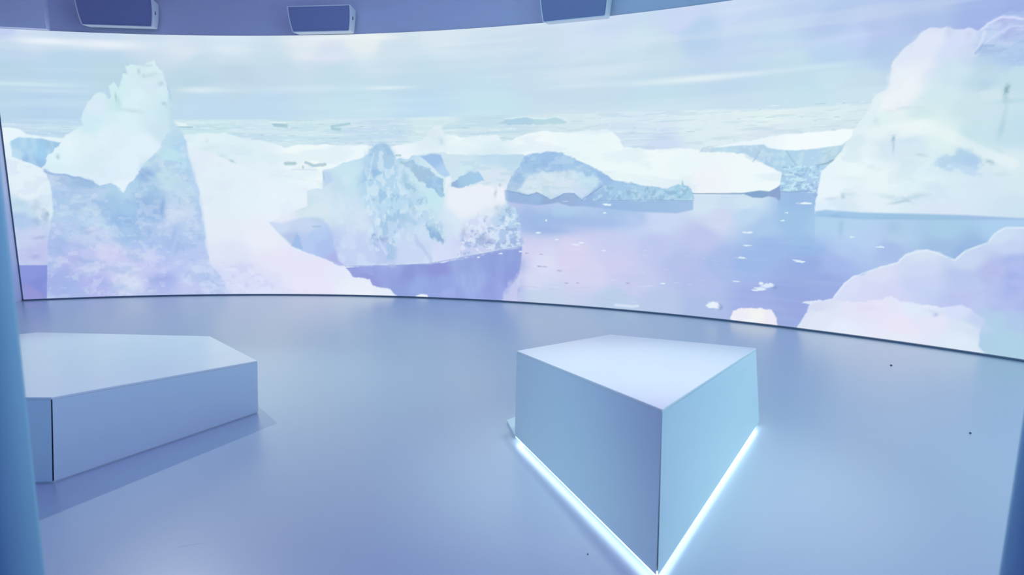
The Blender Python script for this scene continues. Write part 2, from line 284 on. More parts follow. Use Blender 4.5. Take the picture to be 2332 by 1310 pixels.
('P',[(2.269,0.454),(2.725,0.559),(3.144,0.651),(3.555,0.72),(3.538,0.508),(3.521,0.367),(3.409,0.22),(3.35,-0.012),(1.67,-0.085),(1.497,0.271),(1.196,0.409),(1.687,0.417)],[(1.497,0.271,(148,160,220)),(1.991,0.341,(142,154,216)),(1.809,0.396,(154,170,226)),(2.42,0.412,(142,150,216)),(2.17,0.169,(146,168,224)),(2.724,0.479,(150,168,220)),(2.842,0.252,(158,178,230)),(2.476,0.18,(148,166,226)),(3.262,0.554,(140,158,216)),(3.38,0.332,(142,156,220)),(3.141,0.15,(150,164,224)),(2.535,0.065,(156,172,230)),(1.981,-0.015,(146,166,222))],0.0086,0.0115,0.1723,[((160,178,232),0.1723,0.6318,0.58,0.16,0.3,26),((136,148,212),0.1493,0.5743,0.64,0.14,0.22,27)],1),
('P',[(3.521,0.395),(3.522,-0.002),(3.26,-0.075),(3.35,0.189)],[(0,0,(212,216,242))],0.045,0.0337,0.0562,[],0.7),
('G',4.122,1.072,0.6423,0.1178,(146,178,226),0.75,0),
('G',3.669,1.09,0.273,0.2184,(152,184,228),0.75,0),
('G',4.719,1.188,0.3623,0.1139,(156,188,228),0.7,0),
('G',4.176,1.19,0.2929,0.0852,(172,206,234),0.8,0),
('G',3.898,0.933,0.3254,0.0542,(146,176,226),0.6,0),
('G',4.616,1.031,0.3134,0.0522,(158,186,230),0.5,0),
('P',[(6.869,1.124),(6.896,1.147),(7.281,1.151),(7.432,1.144),(7.417,0.87),(7.146,0.896),(6.886,0.881)],[(7.051,1.109,(174,208,234)),(7.14,0.982,(180,208,240)),(6.946,0.906,(170,196,238))],0.039,0.0,0.1299,[],0.5),
('G',7.114,1.068,0.0217,0.0694,(156,192,222),0.6,0),
('G',7.564,1.096,0.058,0.0497,(158,192,220),0.5,0),
('G',7.762,1.056,0.1217,0.0487,(166,200,230),0.4,0),
('P',[(6.498,1.401),(6.621,1.407),(6.849,1.4),(6.868,1.19),(6.89,0.881),(6.657,0.867),(6.513,1.225)],[(6.624,1.362,(154,186,228)),(6.639,1.138,(158,194,230)),(6.812,1.055,(158,192,230))],0.009,0.0,0.1347,[],0.6),
('D',[(3.613,0.678),(5.943,0.781),(5.976,0.146),(3.616,0.004)],42,0.0732,0.0084,(220,230,246),0.5,31),
('D',[(3.615,0.287),(5.963,0.392),(5.978,0.096),(3.616,0.061)],70,0.1574,0.0079,(176,190,222),0.4,32),
('E',4.637,1.259,0.1038,0.0239,(228,244,250),0.9),
('E',4.597,1.16,0.0417,0.0177,(228,244,250),0.9),
('E',3.756,0.902,0.0765,0.0186,(228,244,250),0.9),
('E',3.863,1.056,0.0325,0.0184,(228,244,250),0.9),
('E',4.002,0.822,0.0541,0.0184,(228,244,250),0.9),
('E',4.597,0.71,0.0526,0.0179,(228,244,250),0.9),
('E',6.209,0.985,0.1129,0.0216,(228,244,250),0.9),
('E',6.226,0.849,0.0848,0.016,(228,244,250),0.9),
('E',6.166,0.712,0.1045,0.0219,(228,244,250),0.9),
('E',6.134,0.45,0.0863,0.0163,(228,244,250),0.9),
('E',6.726,0.721,0.0725,0.0154,(228,244,250),0.9),
('E',6.761,0.71,0.1176,0.0208,(228,244,250),0.9),
('E',6.753,1.306,0.1159,0.0205,(228,244,250),0.9),
('E',6.563,1.122,0.0546,0.0155,(228,244,250),0.9),
('E',6.596,1.205,0.0363,0.0154,(228,244,250),0.9),
('E',6.778,1.307,0.089,0.0205,(228,244,250),0.9),
('E',7.369,1.18,0.0506,0.0143,(228,244,250),0.9),
('E',7.47,0.903,0.0588,0.0143,(228,244,250),0.9),
('E',7.217,0.986,0.0387,0.0146,(228,244,250),0.9),
('E',5.321,0.361,0.061,0.0173,(228,244,250),0.9),
('E',5.526,1.228,0.1279,0.0226,(228,244,250),0.9),
('E',3.532,0.658,0.0665,0.0188,(228,244,250),0.9),
('E',2.785,0.561,0.0684,0.0194,(228,244,250),0.9),
('E',3.262,0.621,0.0672,0.019,(228,244,250),0.9),
('E',2.965,0.566,0.0566,0.0193,(228,244,250),0.9),
('E',4.304,0.794,0.0854,0.0181,(228,244,250),0.9),
('E',4.238,0.765,0.1178,0.0246,(228,244,250),0.9),
('E',3.834,0.476,0.1427,0.0165,(168,166,204),0.7),
('E',3.776,0.484,0.044,0.0165,(168,166,204),0.7),
('E',4.046,0.436,0.0653,0.0163,(168,166,204),0.7),
('E',3.798,0.629,0.0548,0.0164,(168,166,204),0.7),
('E',4.133,0.287,0.0489,0.0163,(168,166,204),0.7),
('E',4.274,0.296,0.0324,0.0162,(168,166,204),0.7),
('E',4.903,0.336,0.047,0.0157,(168,166,204),0.7),
('E',3.613,0.639,0.0442,0.0166,(168,166,204),0.7),
('E',6.445,0.424,0.1403,0.0561,(226,240,250),0.9),
('E',6.402,0.392,0.1221,0.0329,(226,240,250),0.9),
('E',6.345,0.372,0.0755,0.0189,(226,240,250),0.9),
('E',6.39,0.448,0.047,0.0282,(226,240,250),0.9),
('E',6.497,0.443,0.0652,0.0419,(226,240,250),0.9),
('G',6.534,0.414,0.0232,0.0186,(130,150,196),0.7,0),
('S',[(4.76,0.059),(4.965,0.06),(5.029,0.071)],0.0315,(212,226,246),0.9,0.0),
('P',[(5.821,0.145),(5.848,0.193),(5.935,0.191),(5.975,0.16),(5.953,0.128),(5.87,0.13)],[(0,0,(230,240,250))],0.0098,0.0098,0.0393,[],1),
('G',5.976,0.146,0.0244,0.0244,(126,146,190),0.6,0),
('P',[(6.092,0.019),(6.11,0.11),(6.201,0.16),(6.393,0.176),(6.519,0.175),(6.568,0.091),(6.593,-0.016),(6.269,-0.043)],[(6.215,0.073,(236,236,246)),(6.375,0.092,(242,242,242)),(6.511,0.084,(236,234,246)),(6.267,-0.019,(240,248,250))],0.0095,0.0095,0.0475,[],1),
('P',[(2.043,-0.013),(2.105,0.031),(2.167,0.051),(2.241,0.047),(2.277,-0.017)],[(0,0,(236,244,252))],0.0117,0.0059,0.1756,[],1),
('P',[(2.181,1.851),(2.301,1.883),(2.508,1.903),(2.566,1.87),(3.035,1.859),(3.552,1.857),(3.609,1.814),(3.38,1.386),(3.322,1.222),(3.031,1.385),(2.441,1.494)],[(2.683,1.797,(206,226,238)),(3.092,1.809,(192,220,238)),(3.381,1.806,(188,218,236)),(3.033,1.658,(214,230,240)),(3.265,1.603,(214,228,240)),(2.799,1.714,(206,230,240)),(3.323,1.44,(222,232,242))],0.0111,0.0111,0.1665,[((184,214,234),0.222,0.05,0.6,0.1,0.5,33)],1),
('P',[(3.323,1.419),(3.398,1.592),(3.507,1.698),(3.563,1.836),(3.733,1.875),(3.889,1.883),(4.056,1.86),(4.21,1.806),(4.412,1.705),(4.559,1.638),(4.71,1.536),(4.92,1.505),(5.127,1.475),(5.329,1.451),(5.427,1.49),(5.48,1.495),(5.488,1.553),(5.505,1.49),(5.585,1.447),(5.622,1.37),(5.626,1.298),(3.322,1.266)],[(3.467,1.548,(166,196,228)),(3.381,1.468,(172,200,226)),(3.666,1.76,(160,196,230)),(3.89,1.81,(158,192,230)),(4.167,1.755,(166,200,232)),(4.003,1.678,(162,196,232)),(4.387,1.624,(164,198,230)),(3.836,1.548,(212,230,240)),(4.171,1.521,(212,230,242)),(3.667,1.468,(206,226,242)),(4.334,1.547,(198,228,242)),(4.604,1.546,(158,190,230)),(4.712,1.444,(164,198,230)),(5.13,1.396,(162,200,230)),(5.528,1.423,(160,202,226)),(5.33,1.422,(162,196,226)),(4.554,1.366,(164,196,228)),(3.95,1.362,(196,220,238))],0.0103,0.0155,0.0723,[((186,214,236),0.093,0.0517,0.58,0.1,0.55,34),((146,184,224),0.1033,0.0517,0.62,0.1,0.5,35)],1),
('P',[(3.496,1.43),(3.695,1.601),(3.836,1.622),(3.958,1.673),(4.114,1.641),(4.333,1.619),(4.562,1.495),(4.446,1.412),(4.311,1.339),(4.173,1.39),(4.051,1.379),(3.923,1.309),(3.753,1.388),(3.582,1.387)],[(3.836,1.521,(214,230,238)),(4.115,1.547,(216,230,240)),(4.389,1.536,(200,228,242)),(4.283,1.391,(206,222,244))],0.0267,0.0427,0.1067,[((190,216,232),0.096,0.0427,0.62,0.1,0.5,36)],0.8),
('P',[(3.317,1.419),(3.496,1.387),(3.639,1.366),(3.736,1.393),(3.827,1.356),(3.906,1.309),(3.995,1.336),(4.084,1.384),(4.217,1.385),(4.295,1.312),(4.339,1.302),(4.419,1.391),(4.563,1.474),(4.5,1.392),(4.459,1.304),(5.625,1.317),(5.625,1.215),(5.44,1.172),(4.982,1.183),(4.34,1.234),(4.175,1.232),(4.007,1.273),(3.754,1.238),(3.438,1.267),(3.322,1.288)],[(3.438,1.332,(150,178,220)),(3.725,1.307,(148,180,220)),(3.895,1.293,(142,168,210)),(4.173,1.338,(150,174,216)),(4.394,1.287,(150,180,222)),(4.717,1.265,(152,184,226)),(5.236,1.273,(154,186,224)),(5.535,1.253,(156,188,226)),(4.607,1.393,(168,200,228))],0.0132,0.0,0.1589,[],0.9),
('S',[(3.323,1.419),(3.496,1.387),(3.628,1.36),(3.736,1.393),(3.838,1.351),(3.917,1.309),(4.007,1.336),(4.084,1.384),(4.206,1.385),(4.312,1.307),(4.419,1.376),(4.563,1.48)],0.0134,(128,158,200),0.6,0.0054),
('P',[(4.448,1.298),(4.458,1.34),(4.563,1.474),(4.816,1.495),(5.127,1.465),(5.329,1.441),(5.451,1.495),(5.575,1.447),(5.622,1.37),(5.625,1.317)],[(4.714,1.393,(164,200,230)),(5.13,1.396,(168,204,230)),(5.529,1.398,(164,206,228)),(4.609,1.341,(158,190,226))],0.0101,0.0101,0.0604,[((190,220,238),0.0604,0.0453,0.57,0.08,0.6,37),((140,178,210),0.0503,0.0453,0.66,0.06,0.6,38)],1),
('S',[(4.448,1.303),(4.978,1.314),(5.62,1.317)],0.0076,(136,168,208),0.6,0.0),
('E',4.627,1.259,0.1143,0.026,(228,244,250),0.95),
('E',4.108,1.29,0.0746,0.016,(190,214,236),0.8),
('S',[(5.616,1.394),(6.141,1.398)],0.0096,(120,150,180),0.8,0.0),
('P',[(6.131,1.403),(6.317,1.432),(6.414,1.423),(6.481,1.46),(6.514,1.487),(6.529,1.384),(6.524,1.325),(6.475,1.36),(6.409,1.373),(6.344,1.354),(6.255,1.358)],[(6.32,1.391,(132,166,204)),(6.472,1.406,(140,164,206))],0.0069,0.0,0.1376,[],1),
('S',[(6.518,1.419),(6.827,1.43)],0.009,(134,166,206),0.8,0.0045),
('P',[(0.069,0.988),(0.204,1.076),(0.358,1.158),(0.546,1.333),(0.64,1.425),(0.838,1.431),(0.861,1.552),(0.879,1.677),(1.073,1.734),(1.255,1.801),(1.473,1.879),(1.5,1.957),(1.62,2.001),(1.692,2.017),(1.769,1.988),(1.843,1.887),(1.871,1.82),(2.032,1.819),(2.122,1.863),(2.301,1.883),(2.46,1.871),(2.506,1.771),(2.598,1.616),(2.573,1.55),(2.501,1.494),(2.56,1.467),(2.796,1.45),(3.003,1.495),(3.061,1.484),(3.178,1.456),(3.294,1.473),(3.334,1.266),(3.45,1.191),(3.525,1.061),(3.52,0.896),(3.555,0.72),(3.321,0.679),(3.025,0.619),(2.725,0.559),(2.543,0.496),(2.269,0.466),(1.81,0.437),(1.012,0.4),(0.864,0.5),(0.625,0.57),(0.43,0.646),(0.295,0.794),(0.136,0.923)],[(0.264,1.088,(226,232,246)),(0.632,1.263,(204,226,238)),(0.745,1.147,(214,230,240)),(1.002,1.494,(198,222,238)),(1.247,1.608,(198,228,240)),(1.109,1.206,(204,226,242)),(1.344,1.034,(206,222,242)),(1.208,0.681,(196,210,242)),(1.51,0.626,(194,208,242)),(1.737,1.916,(176,208,232)),(1.606,1.608,(180,214,238)),(1.843,1.494,(182,216,238)),(1.775,1.267,(186,222,240)),(2.083,1.494,(200,228,240)),(2.318,1.326,(196,230,240)),(2.131,1.041,(192,216,240)),(2.43,0.93,(204,224,242)),(2.182,0.638,(200,214,242)),(2.423,0.586,(212,220,246)),(2.672,1.047,(214,230,244)),(2.794,1.273,(232,238,246)),(3.031,1.33,(234,238,246)),(3.147,1.165,(222,232,246)),(3.38,1.058,(184,210,236)),(3.38,0.837,(176,198,234)),(3.026,0.772,(202,210,238)),(2.787,0.71,(206,214,244)),(3.438,1.169,(190,220,238)),(2.795,1.384,(232,238,246)),(3.265,1.386,(236,238,248)),(0.54,0.676,(190,206,240)),(0.843,0.678,(180,196,238)),(2.563,1.661,(210,232,242))],0.0115,0.0172,0.0804,[((216,232,246),0.1493,0.1723,0.6,0.12,0.35,40)],1),
('P',[(0.07,1.0),(0.258,0.982),(0.5,1.041),(0.693,1.065),(0.83,1.031),(0.905,0.961),(0.956,0.768),(1.017,0.502),(1.104,0.395),(0.864,0.488),(0.625,0.57),(0.407,0.664),(0.249,0.823)],[(0.256,0.941,(200,216,242)),(0.613,0.913,(196,212,240)),(0.727,0.796,(178,202,240)),(0.843,0.678,(170,192,238)),(0.601,0.676,(180,200,240)),(1.014,0.442,(170,176,228)),(0.365,0.764,(178,196,230))],0.0236,0.0118,0.1771,[],0.85),
('P',[(0.46,0.853),(0.499,0.794),(0.537,0.617),(0.384,0.676)],[(0,0,(160,190,232))],0.0177,0.0,0.1775,[],1),
('S',[(0.693,0.937),(0.795,0.937)],0.0235,(164,196,222),0.8,0.0),
('G',0.739,1.031,0.0822,0.0352,(180,210,230),0.6,0),
('P',[(0.868,1.677),(0.962,1.654),(1.005,1.552),(0.869,1.466)],[(0,0,(184,208,238))],0.029,0.0,0.174,[],0.7),
('S',[(0.866,1.654),(0.874,1.563)],0.0232,(168,196,216),0.6,0.0),
('P',[(1.485,1.879),(1.561,2.001),(1.692,2.017),(1.809,1.943),(1.852,1.804),(1.918,1.607),(1.989,1.381),(1.95,1.039),(1.848,0.69),(1.81,0.455),(1.565,0.438),(1.513,0.685),(1.465,1.035),(1.367,1.323),(1.364,1.551),(1.461,1.721)],[(1.677,1.916,(168,202,228)),(1.551,1.721,(172,206,232)),(1.723,1.494,(180,214,236)),(1.655,1.266,(184,216,238)),(1.703,0.921,(186,210,238)),(1.692,0.57,(184,200,238))],0.0807,0.0461,0.1269,[((150,190,224),0.1269,0.1499,0.58,0.06,0.75,42),((224,240,248),0.0923,0.1269,0.6,0.06,0.65,43)],0.75),
('P',[(1.941,1.764),(2.061,1.819),(2.296,1.69),(2.49,1.561),(2.498,1.338),(2.409,1.371),(2.291,1.466),(2.144,1.551),(2.087,1.663)],[(2.206,1.634,(164,196,222)),(2.381,1.494,(156,194,228)),(2.439,1.383,(150,192,220))],0.0142,0.0283,0.0794,[((180,210,234),0.068,0.0567,0.6,0.1,0.5,44)],1),
('P',[(2.199,1.862),(2.389,1.882),(2.472,1.87),(2.517,1.76),(2.597,1.605),(2.549,1.572),(2.444,1.633),(2.316,1.762)],[(2.388,1.827,(160,194,232)),(2.533,1.661,(178,210,238))],0.0112,0.0112,0.1687,[],1),
('P',[(1.878,1.663),(2.026,1.607),(2.141,1.438),(2.286,1.213),(2.432,1.044),(2.475,0.771),(2.337,0.814),(2.191,1.041),(2.045,1.211),(1.991,1.438)],[(2.08,1.382,(182,214,236)),(2.313,1.1,(184,214,236))],0.0457,0.0457,0.0801,[((146,186,216),0.0801,0.0915,0.6,0.07,0.7,45),((220,240,244),0.0801,0.0915,0.62,0.07,0.6,46)],0.8),
('P',[(2.263,0.997),(2.339,0.918),(2.458,0.817),(2.487,0.748),(2.415,0.758),(2.307,0.825)],[(0,0,(148,184,220))],0.0287,0.0401,0.0516,[],1),
('S',[(1.981,1.097),(2.022,1.04),(2.117,0.972)],0.0576,(162,198,224),0.5,0.0403),
('S',[(2.095,0.81),(2.171,0.696),(2.272,0.582),(2.33,0.479)],0.0462,(172,194,230),0.45,0.0347),
('S',[(2.029,1.296),(2.075,1.211),(2.103,1.126)],0.0459,(168,204,226),0.6,0.0115),
('P',[(2.56,1.467),(2.796,1.45),(3.061,1.484),(3.323,1.451),(3.334,1.266),(3.264,1.167),(3.088,1.22),(2.911,1.107),(2.732,1.048),(2.525,1.215)],[(0,0,(236,240,248))],0.0558,0.0,0.1675,[],0.7),
('P',[(2.608,1.506),(2.739,1.605),(2.887,1.659),(2.986,1.631),(3.044,1.538),(2.885,1.494),(2.767,1.45),(2.619,1.461)],[(2.797,1.55,(162,200,228)),(2.945,1.604,(164,202,232)),(2.619,1.506,(150,180,214))],0.0112,0.0223,0.0558,[],1),
('P',[(2.532,1.583),(2.591,1.605),(2.62,1.539),(2.56,1.467),(2.51,1.383)],[(0,0,(226,240,246))],0.0169,0.0,0.1688,[],1),
('P',[(2.79,0.993),(2.97,1.107),(3.117,1.054),(3.322,1.222),(3.45,1.18),(3.525,1.05),(3.52,0.896),(3.555,0.731),(3.321,0.685),(2.965,0.612),(2.665,0.546),(2.728,0.794)],[(2.908,0.826,(204,212,240)),(3.028,0.941,(210,220,244)),(3.322,1.057,(184,212,236)),(3.38,0.837,(176,200,234)),(2.906,0.656,(196,206,240)),(3.438,0.755,(170,188,228))],0.0447,0.0224,0.0671,[((152,178,218),0.0782,0.0671,0.58,0.06,0.75,47),((226,238,250),0.0671,0.0559,0.58,0.06,0.7,48)],0.85),
('G',3.217,1.194,0.0444,0.0444,(180,206,222),0.7,0),
('G',3.369,1.184,0.0276,0.0331,(160,190,208),0.6,0),
('G',2.771,0.891,0.0396,0.0793,(172,188,222),0.6,10),
('G',3.015,0.817,0.0506,0.0506,(146,166,206),0.7,0),
('G',3.097,0.774,0.0562,0.0281,(140,158,206),0.6,0),
('G',3.195,1.385,0.0166,0.0553,(176,196,214),0.7,8),
('G',3.253,1.484,0.0165,0.022,(180,196,212),0.7,0),
('G',1.536,1.653,0.0689,0.0689,(146,184,224),0.6,0),
('G',1.638,0.775,0.0817,0.0292,(140,168,210),0.7,0),
('G',1.53,0.832,0.0292,0.0175,(140,168,200),0.7,0),
('G',2.451,0.788,0.0458,0.0229,(138,170,206),0.6,20),
('G',1.977,1.584,0.0342,0.0799,(160,196,220),0.6,0),
('G',1.535,1.294,0.0347,0.0174,(160,190,206),0.6,0),
('G',1.941,1.775,0.0228,0.0171,(150,190,196),0.8,0),
('G',1.715,1.989,0.0398,0.0228,(156,192,222),0.7,0),
('S',[(1.556,1.878),(1.521,1.721),(1.47,1.494),(1.502,1.208),(1.616,1.036),(1.59,0.803),(1.692,0.57)],0.0289,(222,238,246),0.35,0.0289),
('S',[(1.012,0.4),(1.81,0.431),(2.269,0.46),(2.725,0.553),(3.144,0.64),(3.543,0.72)],0.0115,(140,160,214),0.5,0.0),
('P',[(-0.882,1.977),(-0.663,1.922),(-0.164,1.724),(0.289,1.494),(0.641,1.437),(0.629,1.205),(0.324,1.088),(0.093,0.994),(0.247,0.794),(0.429,0.628),(0.595,0.569),(0.864,0.488),(0.982,0.412),(1.104,0.407),(1.174,0.325),(1.227,0.266),(1.325,0.255),(1.447,0.234),(1.481,0.151),(1.615,0.118),(1.725,0.097),(1.785,0.039),(1.845,-0.008),(-0.989,-0.101),(-0.855,1.609)],[(-0.537,1.321,(224,238,246)),(-0.191,1.321,(226,240,248)),(0.157,1.263,(230,242,250)),(-0.567,0.913,(226,236,246)),(0.009,0.793,(232,236,248)),(-0.477,0.557,(222,228,246)),(0.588,0.438,(228,228,248)),(0.106,0.436,(228,228,246)),(-0.27,0.135,(216,222,246)),(0.572,0.137,(230,228,248)),(1.37,0.148,(232,238,250)),(-0.735,0.199,(206,214,246)),(1.49,0.061,(236,242,252)),(-0.04,0.013,(224,230,250))],0.0118,0.0118,0.0946,[((216,226,244),0.4138,0.2955,0.6,0.15,0.3,18)],1),
('P',[(-0.601,0.438),(-0.246,0.496),(0.215,0.256),(0.322,0.014),(-0.633,0.004)],[(0,0,(212,218,246))],0.1195,0.0,0.1793,[((180,188,232),0.0837,0.0657,0.64,0.08,0.45,19),((234,236,252),0.0837,0.0598,0.62,0.08,0.5,20)],0.5),
('P',[(-1.09,2.779),(-1.059,2.642),(-1.096,2.45),(-1.052,2.256),(-0.966,2.173),(-0.909,2.062),(-0.898,1.921),(-0.86,1.694),(-0.808,1.494),(-0.789,1.235),(-0.762,0.913),(-0.757,0.677),(-0.729,0.439),(-0.56,0.197),(-0.486,0.003),(-0.528,-0.168),(-2.82,-0.099),(-2.754,0.249),(-2.675,0.821),(-2.612,1.047),(-2.581,1.159),(-2.568,1.383),(-2.59,1.55),(-2.637,1.671),(-2.132,1.718)],[(-1.032,2.173,(192,220,238)),(-0.99,2.005,(178,216,238)),(-0.953,1.779,(180,218,236)),(-1.11,1.892,(190,226,238)),(-0.869,1.437,(186,216,238)),(-0.985,1.379,(190,214,236)),(-1.342,1.722,(176,206,232)),(-1.433,1.608,(158,190,228)),(-1.389,1.494,(170,204,230)),(-1.243,1.608,(190,222,234)),(-1.175,1.437,(184,216,234)),(-1.583,1.437,(176,208,234)),(-1.695,1.381,(180,212,236)),(-1.953,1.438,(174,208,232)),(-2.154,1.494,(160,192,226)),(-2.301,1.55,(164,196,226)),(-2.501,1.55,(168,194,226)),(-2.469,1.383,(178,206,236)),(-2.278,1.269,(176,206,232)),(-2.441,1.158,(184,212,236)),(-1.969,1.268,(164,198,230)),(-1.49,1.266,(154,186,226)),(-1.715,1.152,(164,200,232)),(-1.779,1.037,(152,188,230)),(-1.396,1.092,(156,188,230)),(-2.198,1.041,(192,216,240)),(-2.47,0.874,(190,206,238)),(-2.637,0.706,(178,192,236)),(-2.117,0.811,(194,204,238)),(-1.795,0.864,(170,200,234)),(-1.525,0.861,(162,192,232)),(-1.12,1.091,(206,220,240)),(-1.246,0.917,(188,206,238)),(-0.91,0.914,(192,212,240)),(-0.775,0.439,(186,200,240)),(-1.05,0.561,(182,200,240)),(-1.431,0.684,(176,196,240)),(-2.243,0.581,(190,198,238)),(-2.584,0.242,(164,178,230)),(-2.357,0.468,(176,184,234)),(-1.837,0.397,(196,202,240)),(-2.034,0.577,(206,206,240)),(-1.799,0.218,(210,216,242)),(-1.355,0.268,(170,182,234)),(-1.506,0.449,(198,204,242)),(-2.178,0.17,(176,184,236)),(-0.97,0.141,(192,202,240)),(-0.628,0.077,(200,210,244)),(-1.065,0.383,(196,204,244))],0.0145,0.0174,0.1158,[((160,190,232),0.3473,0.2663,0.54,0.16,0.35,50),((208,222,244),0.2894,0.1968,0.6,0.14,0.35,51),((150,182,222),0.1158,0.0984,0.66,0.08,0.28,52),((222,232,246),0.1042,0.0753,0.66,0.08,0.3,53)],1),
('P',[(-2.958,0.463),(-2.723,0.456),(-2.768,0.063),(-2.784,-0.042),(-3.107,-0.025),(-3.054,0.467)],[(-2.919,0.37,(136,150,220)),(-2.814,0.193,(128,142,214)),(-2.949,0.083,(148,150,214))],0.0069,0.0,0.1714,[],1),
('P',[(-0.958,2.061),(-0.903,2.062),(-0.889,1.893),(-0.825,1.637),(-0.776,1.321),(-0.743,0.855),(-0.736,0.499),(-0.782,0.499),(-0.824,0.914),(-0.861,1.322),(-0.909,1.637)],[(0,0,(180,206,238))],0.0233,0.0,0.175,[],0.4),
('P',[(-2.638,1.704),(-2.58,1.837),(-2.502,1.936),(-2.393,2.036),(-2.344,2.124),(-2.281,2.158),(-2.175,2.214),(-2.124,2.226),(-2.154,2.323),(-2.104,2.422),(-2.052,2.542),(-1.984,2.62),(-1.89,2.649),(-1.84,2.634),(-1.806,2.559),(-1.782,2.592),(-1.785,2.732),(-1.743,2.787),(-1.714,2.766),(-1.695,2.702),(-1.642,2.768),(-1.61,2.887),(-1.567,2.905),(-1.57,2.985),(-1.496,2.998),(-1.401,3.0),(-1.282,3.035),(-1.227,3.057),(-1.205,3.004),(-1.151,2.951),(-1.127,2.86),(-1.091,2.768),(-1.071,2.692),(-1.096,2.587),(-1.048,2.505),(-1.078,2.406),(-1.053,2.312),(-1.114,2.172),(-1.195,2.049),(-1.271,1.919),(-1.387,1.823),(-1.478,1.71),(-1.557,1.608),(-1.627,1.54),(-1.687,1.466),(-1.742,1.381),(-1.777,1.404),(-1.812,1.483),(-1.884,1.506),(-2.027,1.483),(-2.099,1.539),(-2.172,1.573),(-2.322,1.595),(-2.404,1.628),(-2.519,1.617),(-2.6,1.649)],[(-1.344,2.937,(214,237,242)),(-1.426,2.61,(217,239,246)),(-1.541,2.498,(216,237,247)),(-1.256,2.721,(214,234,244)),(-1.163,2.559,(208,234,242)),(-1.956,2.49,(216,234,246)),(-1.751,2.712,(206,236,240)),(-1.75,2.495,(204,234,240)),(-2.028,2.271,(208,236,244)),(-1.661,2.332,(217,239,248)),(-1.838,2.109,(222,239,249)),(-2.207,1.994,(228,243,249)),(-2.479,1.771,(220,242,250)),(-2.132,1.718,(220,238,248)),(-1.832,1.607,(220,236,248)),(-1.611,1.721,(224,240,250)),(-1.426,2.002,(224,240,250)),(-1.195,2.171,(204,228,240)),(-1.743,1.438,(228,242,250)),(-1.091,2.45,(200,228,238))],0.0113,0.017,0.0679,[((206,228,238),0.3393,0.2827,0.62,0.15,0.3,55)],1),
('P',[(-1.072,2.67),(-1.048,2.505),(-1.045,2.284),(-0.966,2.173),(-0.93,2.073),(-0.963,2.005),(-1.073,2.005),(-1.162,1.92),(-1.267,1.835),(-1.196,2.032),(-1.114,2.172)],[(-1.059,2.173,(190,220,236)),(-1.041,2.061,(184,216,238)),(-1.128,2.004,(190,220,236))],0.0344,0.0172,0.1718,[],0.8),
('G',-1.323,2.996,0.0618,0.0168,(190,216,224),0.8,0),
('G',-1.419,2.924,0.0168,0.0337,(176,202,212),0.8,0),
('G',-1.366,2.866,0.0225,0.0225,(176,206,212),0.7,0),
('G',-1.269,2.879,0.1014,0.0282,(196,218,226),0.7,-10),
('G',-1.166,2.772,0.0396,0.0283,(178,208,216),0.7,-20),
('G',-1.144,2.526,0.0341,0.0284,(172,202,212),0.8,0),
('G',-1.72,2.593,0.0112,0.0506,(160,190,200),0.7,0),
('G',-1.694,2.539,0.0225,0.0563,(190,220,228),0.7,0),
('G',-1.547,2.432,0.1358,0.0226,(194,220,226),0.7,6),
('G',-2.462,1.843,0.0224,0.028,(170,200,206),0.8,0),
('G',-1.583,2.904,0.0336,0.0168,(176,206,214),0.6,30),
('G',-1.091,2.256,0.0686,0.0286,(196,222,232),0.5,0),
('G',-2.612,1.671,0.0336,0.0168,(150,180,214),0.6,30),
('S',[(-2.628,1.66),(-2.582,1.627),(-2.406,1.611),(-2.323,1.584),(-2.174,1.556),(-2.1,1.528)],0.0226,(140,172,218),0.5,0.0113),
('G',-1.431,1.636,0.0691,0.0806,(146,178,224),0.7,0),
('G',-1.377,1.563,0.0577,0.0289,(190,222,238),0.6,30),
('G',-2.228,1.522,0.1136,0.0397,(152,184,222),0.7,0),
('G',-2.322,1.438,0.0794,0.0681,(166,198,228),0.5,0),
('G',-1.277,1.207,0.0291,0.1047,(136,168,212),0.7,12),
('G',-1.311,1.322,0.1161,0.1393,(158,190,228),0.5,0),
('G',-1.471,0.86,0.0292,0.0467,(150,180,224),0.6,0),
('G',-1.703,0.99,0.0464,0.0464,(146,180,222),0.5,0),
('G',-2.314,1.168,0.0799,0.0342,(164,194,222),0.5,0),
('G',-2.212,1.167,0.0801,0.0343,(208,226,240),0.6,-10),
('G',-1.998,0.953,0.0693,0.0289,(202,226,242),0.7,25),
('G',-2.043,1.04,0.0576,0.0461,(192,220,236),0.5,0),
('G',-1.172,0.799,0.0235,0.1409,(160,186,230),0.6,20),
('G',-1.125,0.681,0.0236,0.0942,(156,180,226),0.6,20),
('G',-1.227,1.466,0.0811,0.0579,(196,226,236),0.6,0),
('G',-1.421,1.75,0.1149,0.046,(196,226,236),0.7,-30),
('G',-1.161,1.608,0.0925,0.1041,(190,222,232),0.6,0),
('G',-1.799,0.218,0.094,0.094,(218,224,244),0.7,30),
('G',-1.696,0.156,0.0708,0.0472,(222,230,246),0.5,-30),
('G',-1.358,0.238,0.1302,0.0474,(158,172,226),0.6,0),
('G',-2.036,0.548,0.1046,0.0814,(212,210,242),0.6,0),
('G',-1.262,0.386,0.1773,0.0473,(206,214,246),0.6,-25),
('G',-1.229,0.445,0.1654,0.0709,(180,192,240),0.5,30),
('G',-1.469,0.567,0.0822,0.0822,(208,212,244),0.5,30),
('G',-1.92,0.662,0.1744,0.0465,(204,212,242),0.4,0),
('G',-2.411,0.701,0.1263,0.0574,(162,180,232),0.5,0),
('G',-2.621,0.127,0.1386,0.1155,(166,180,232),0.4,0),
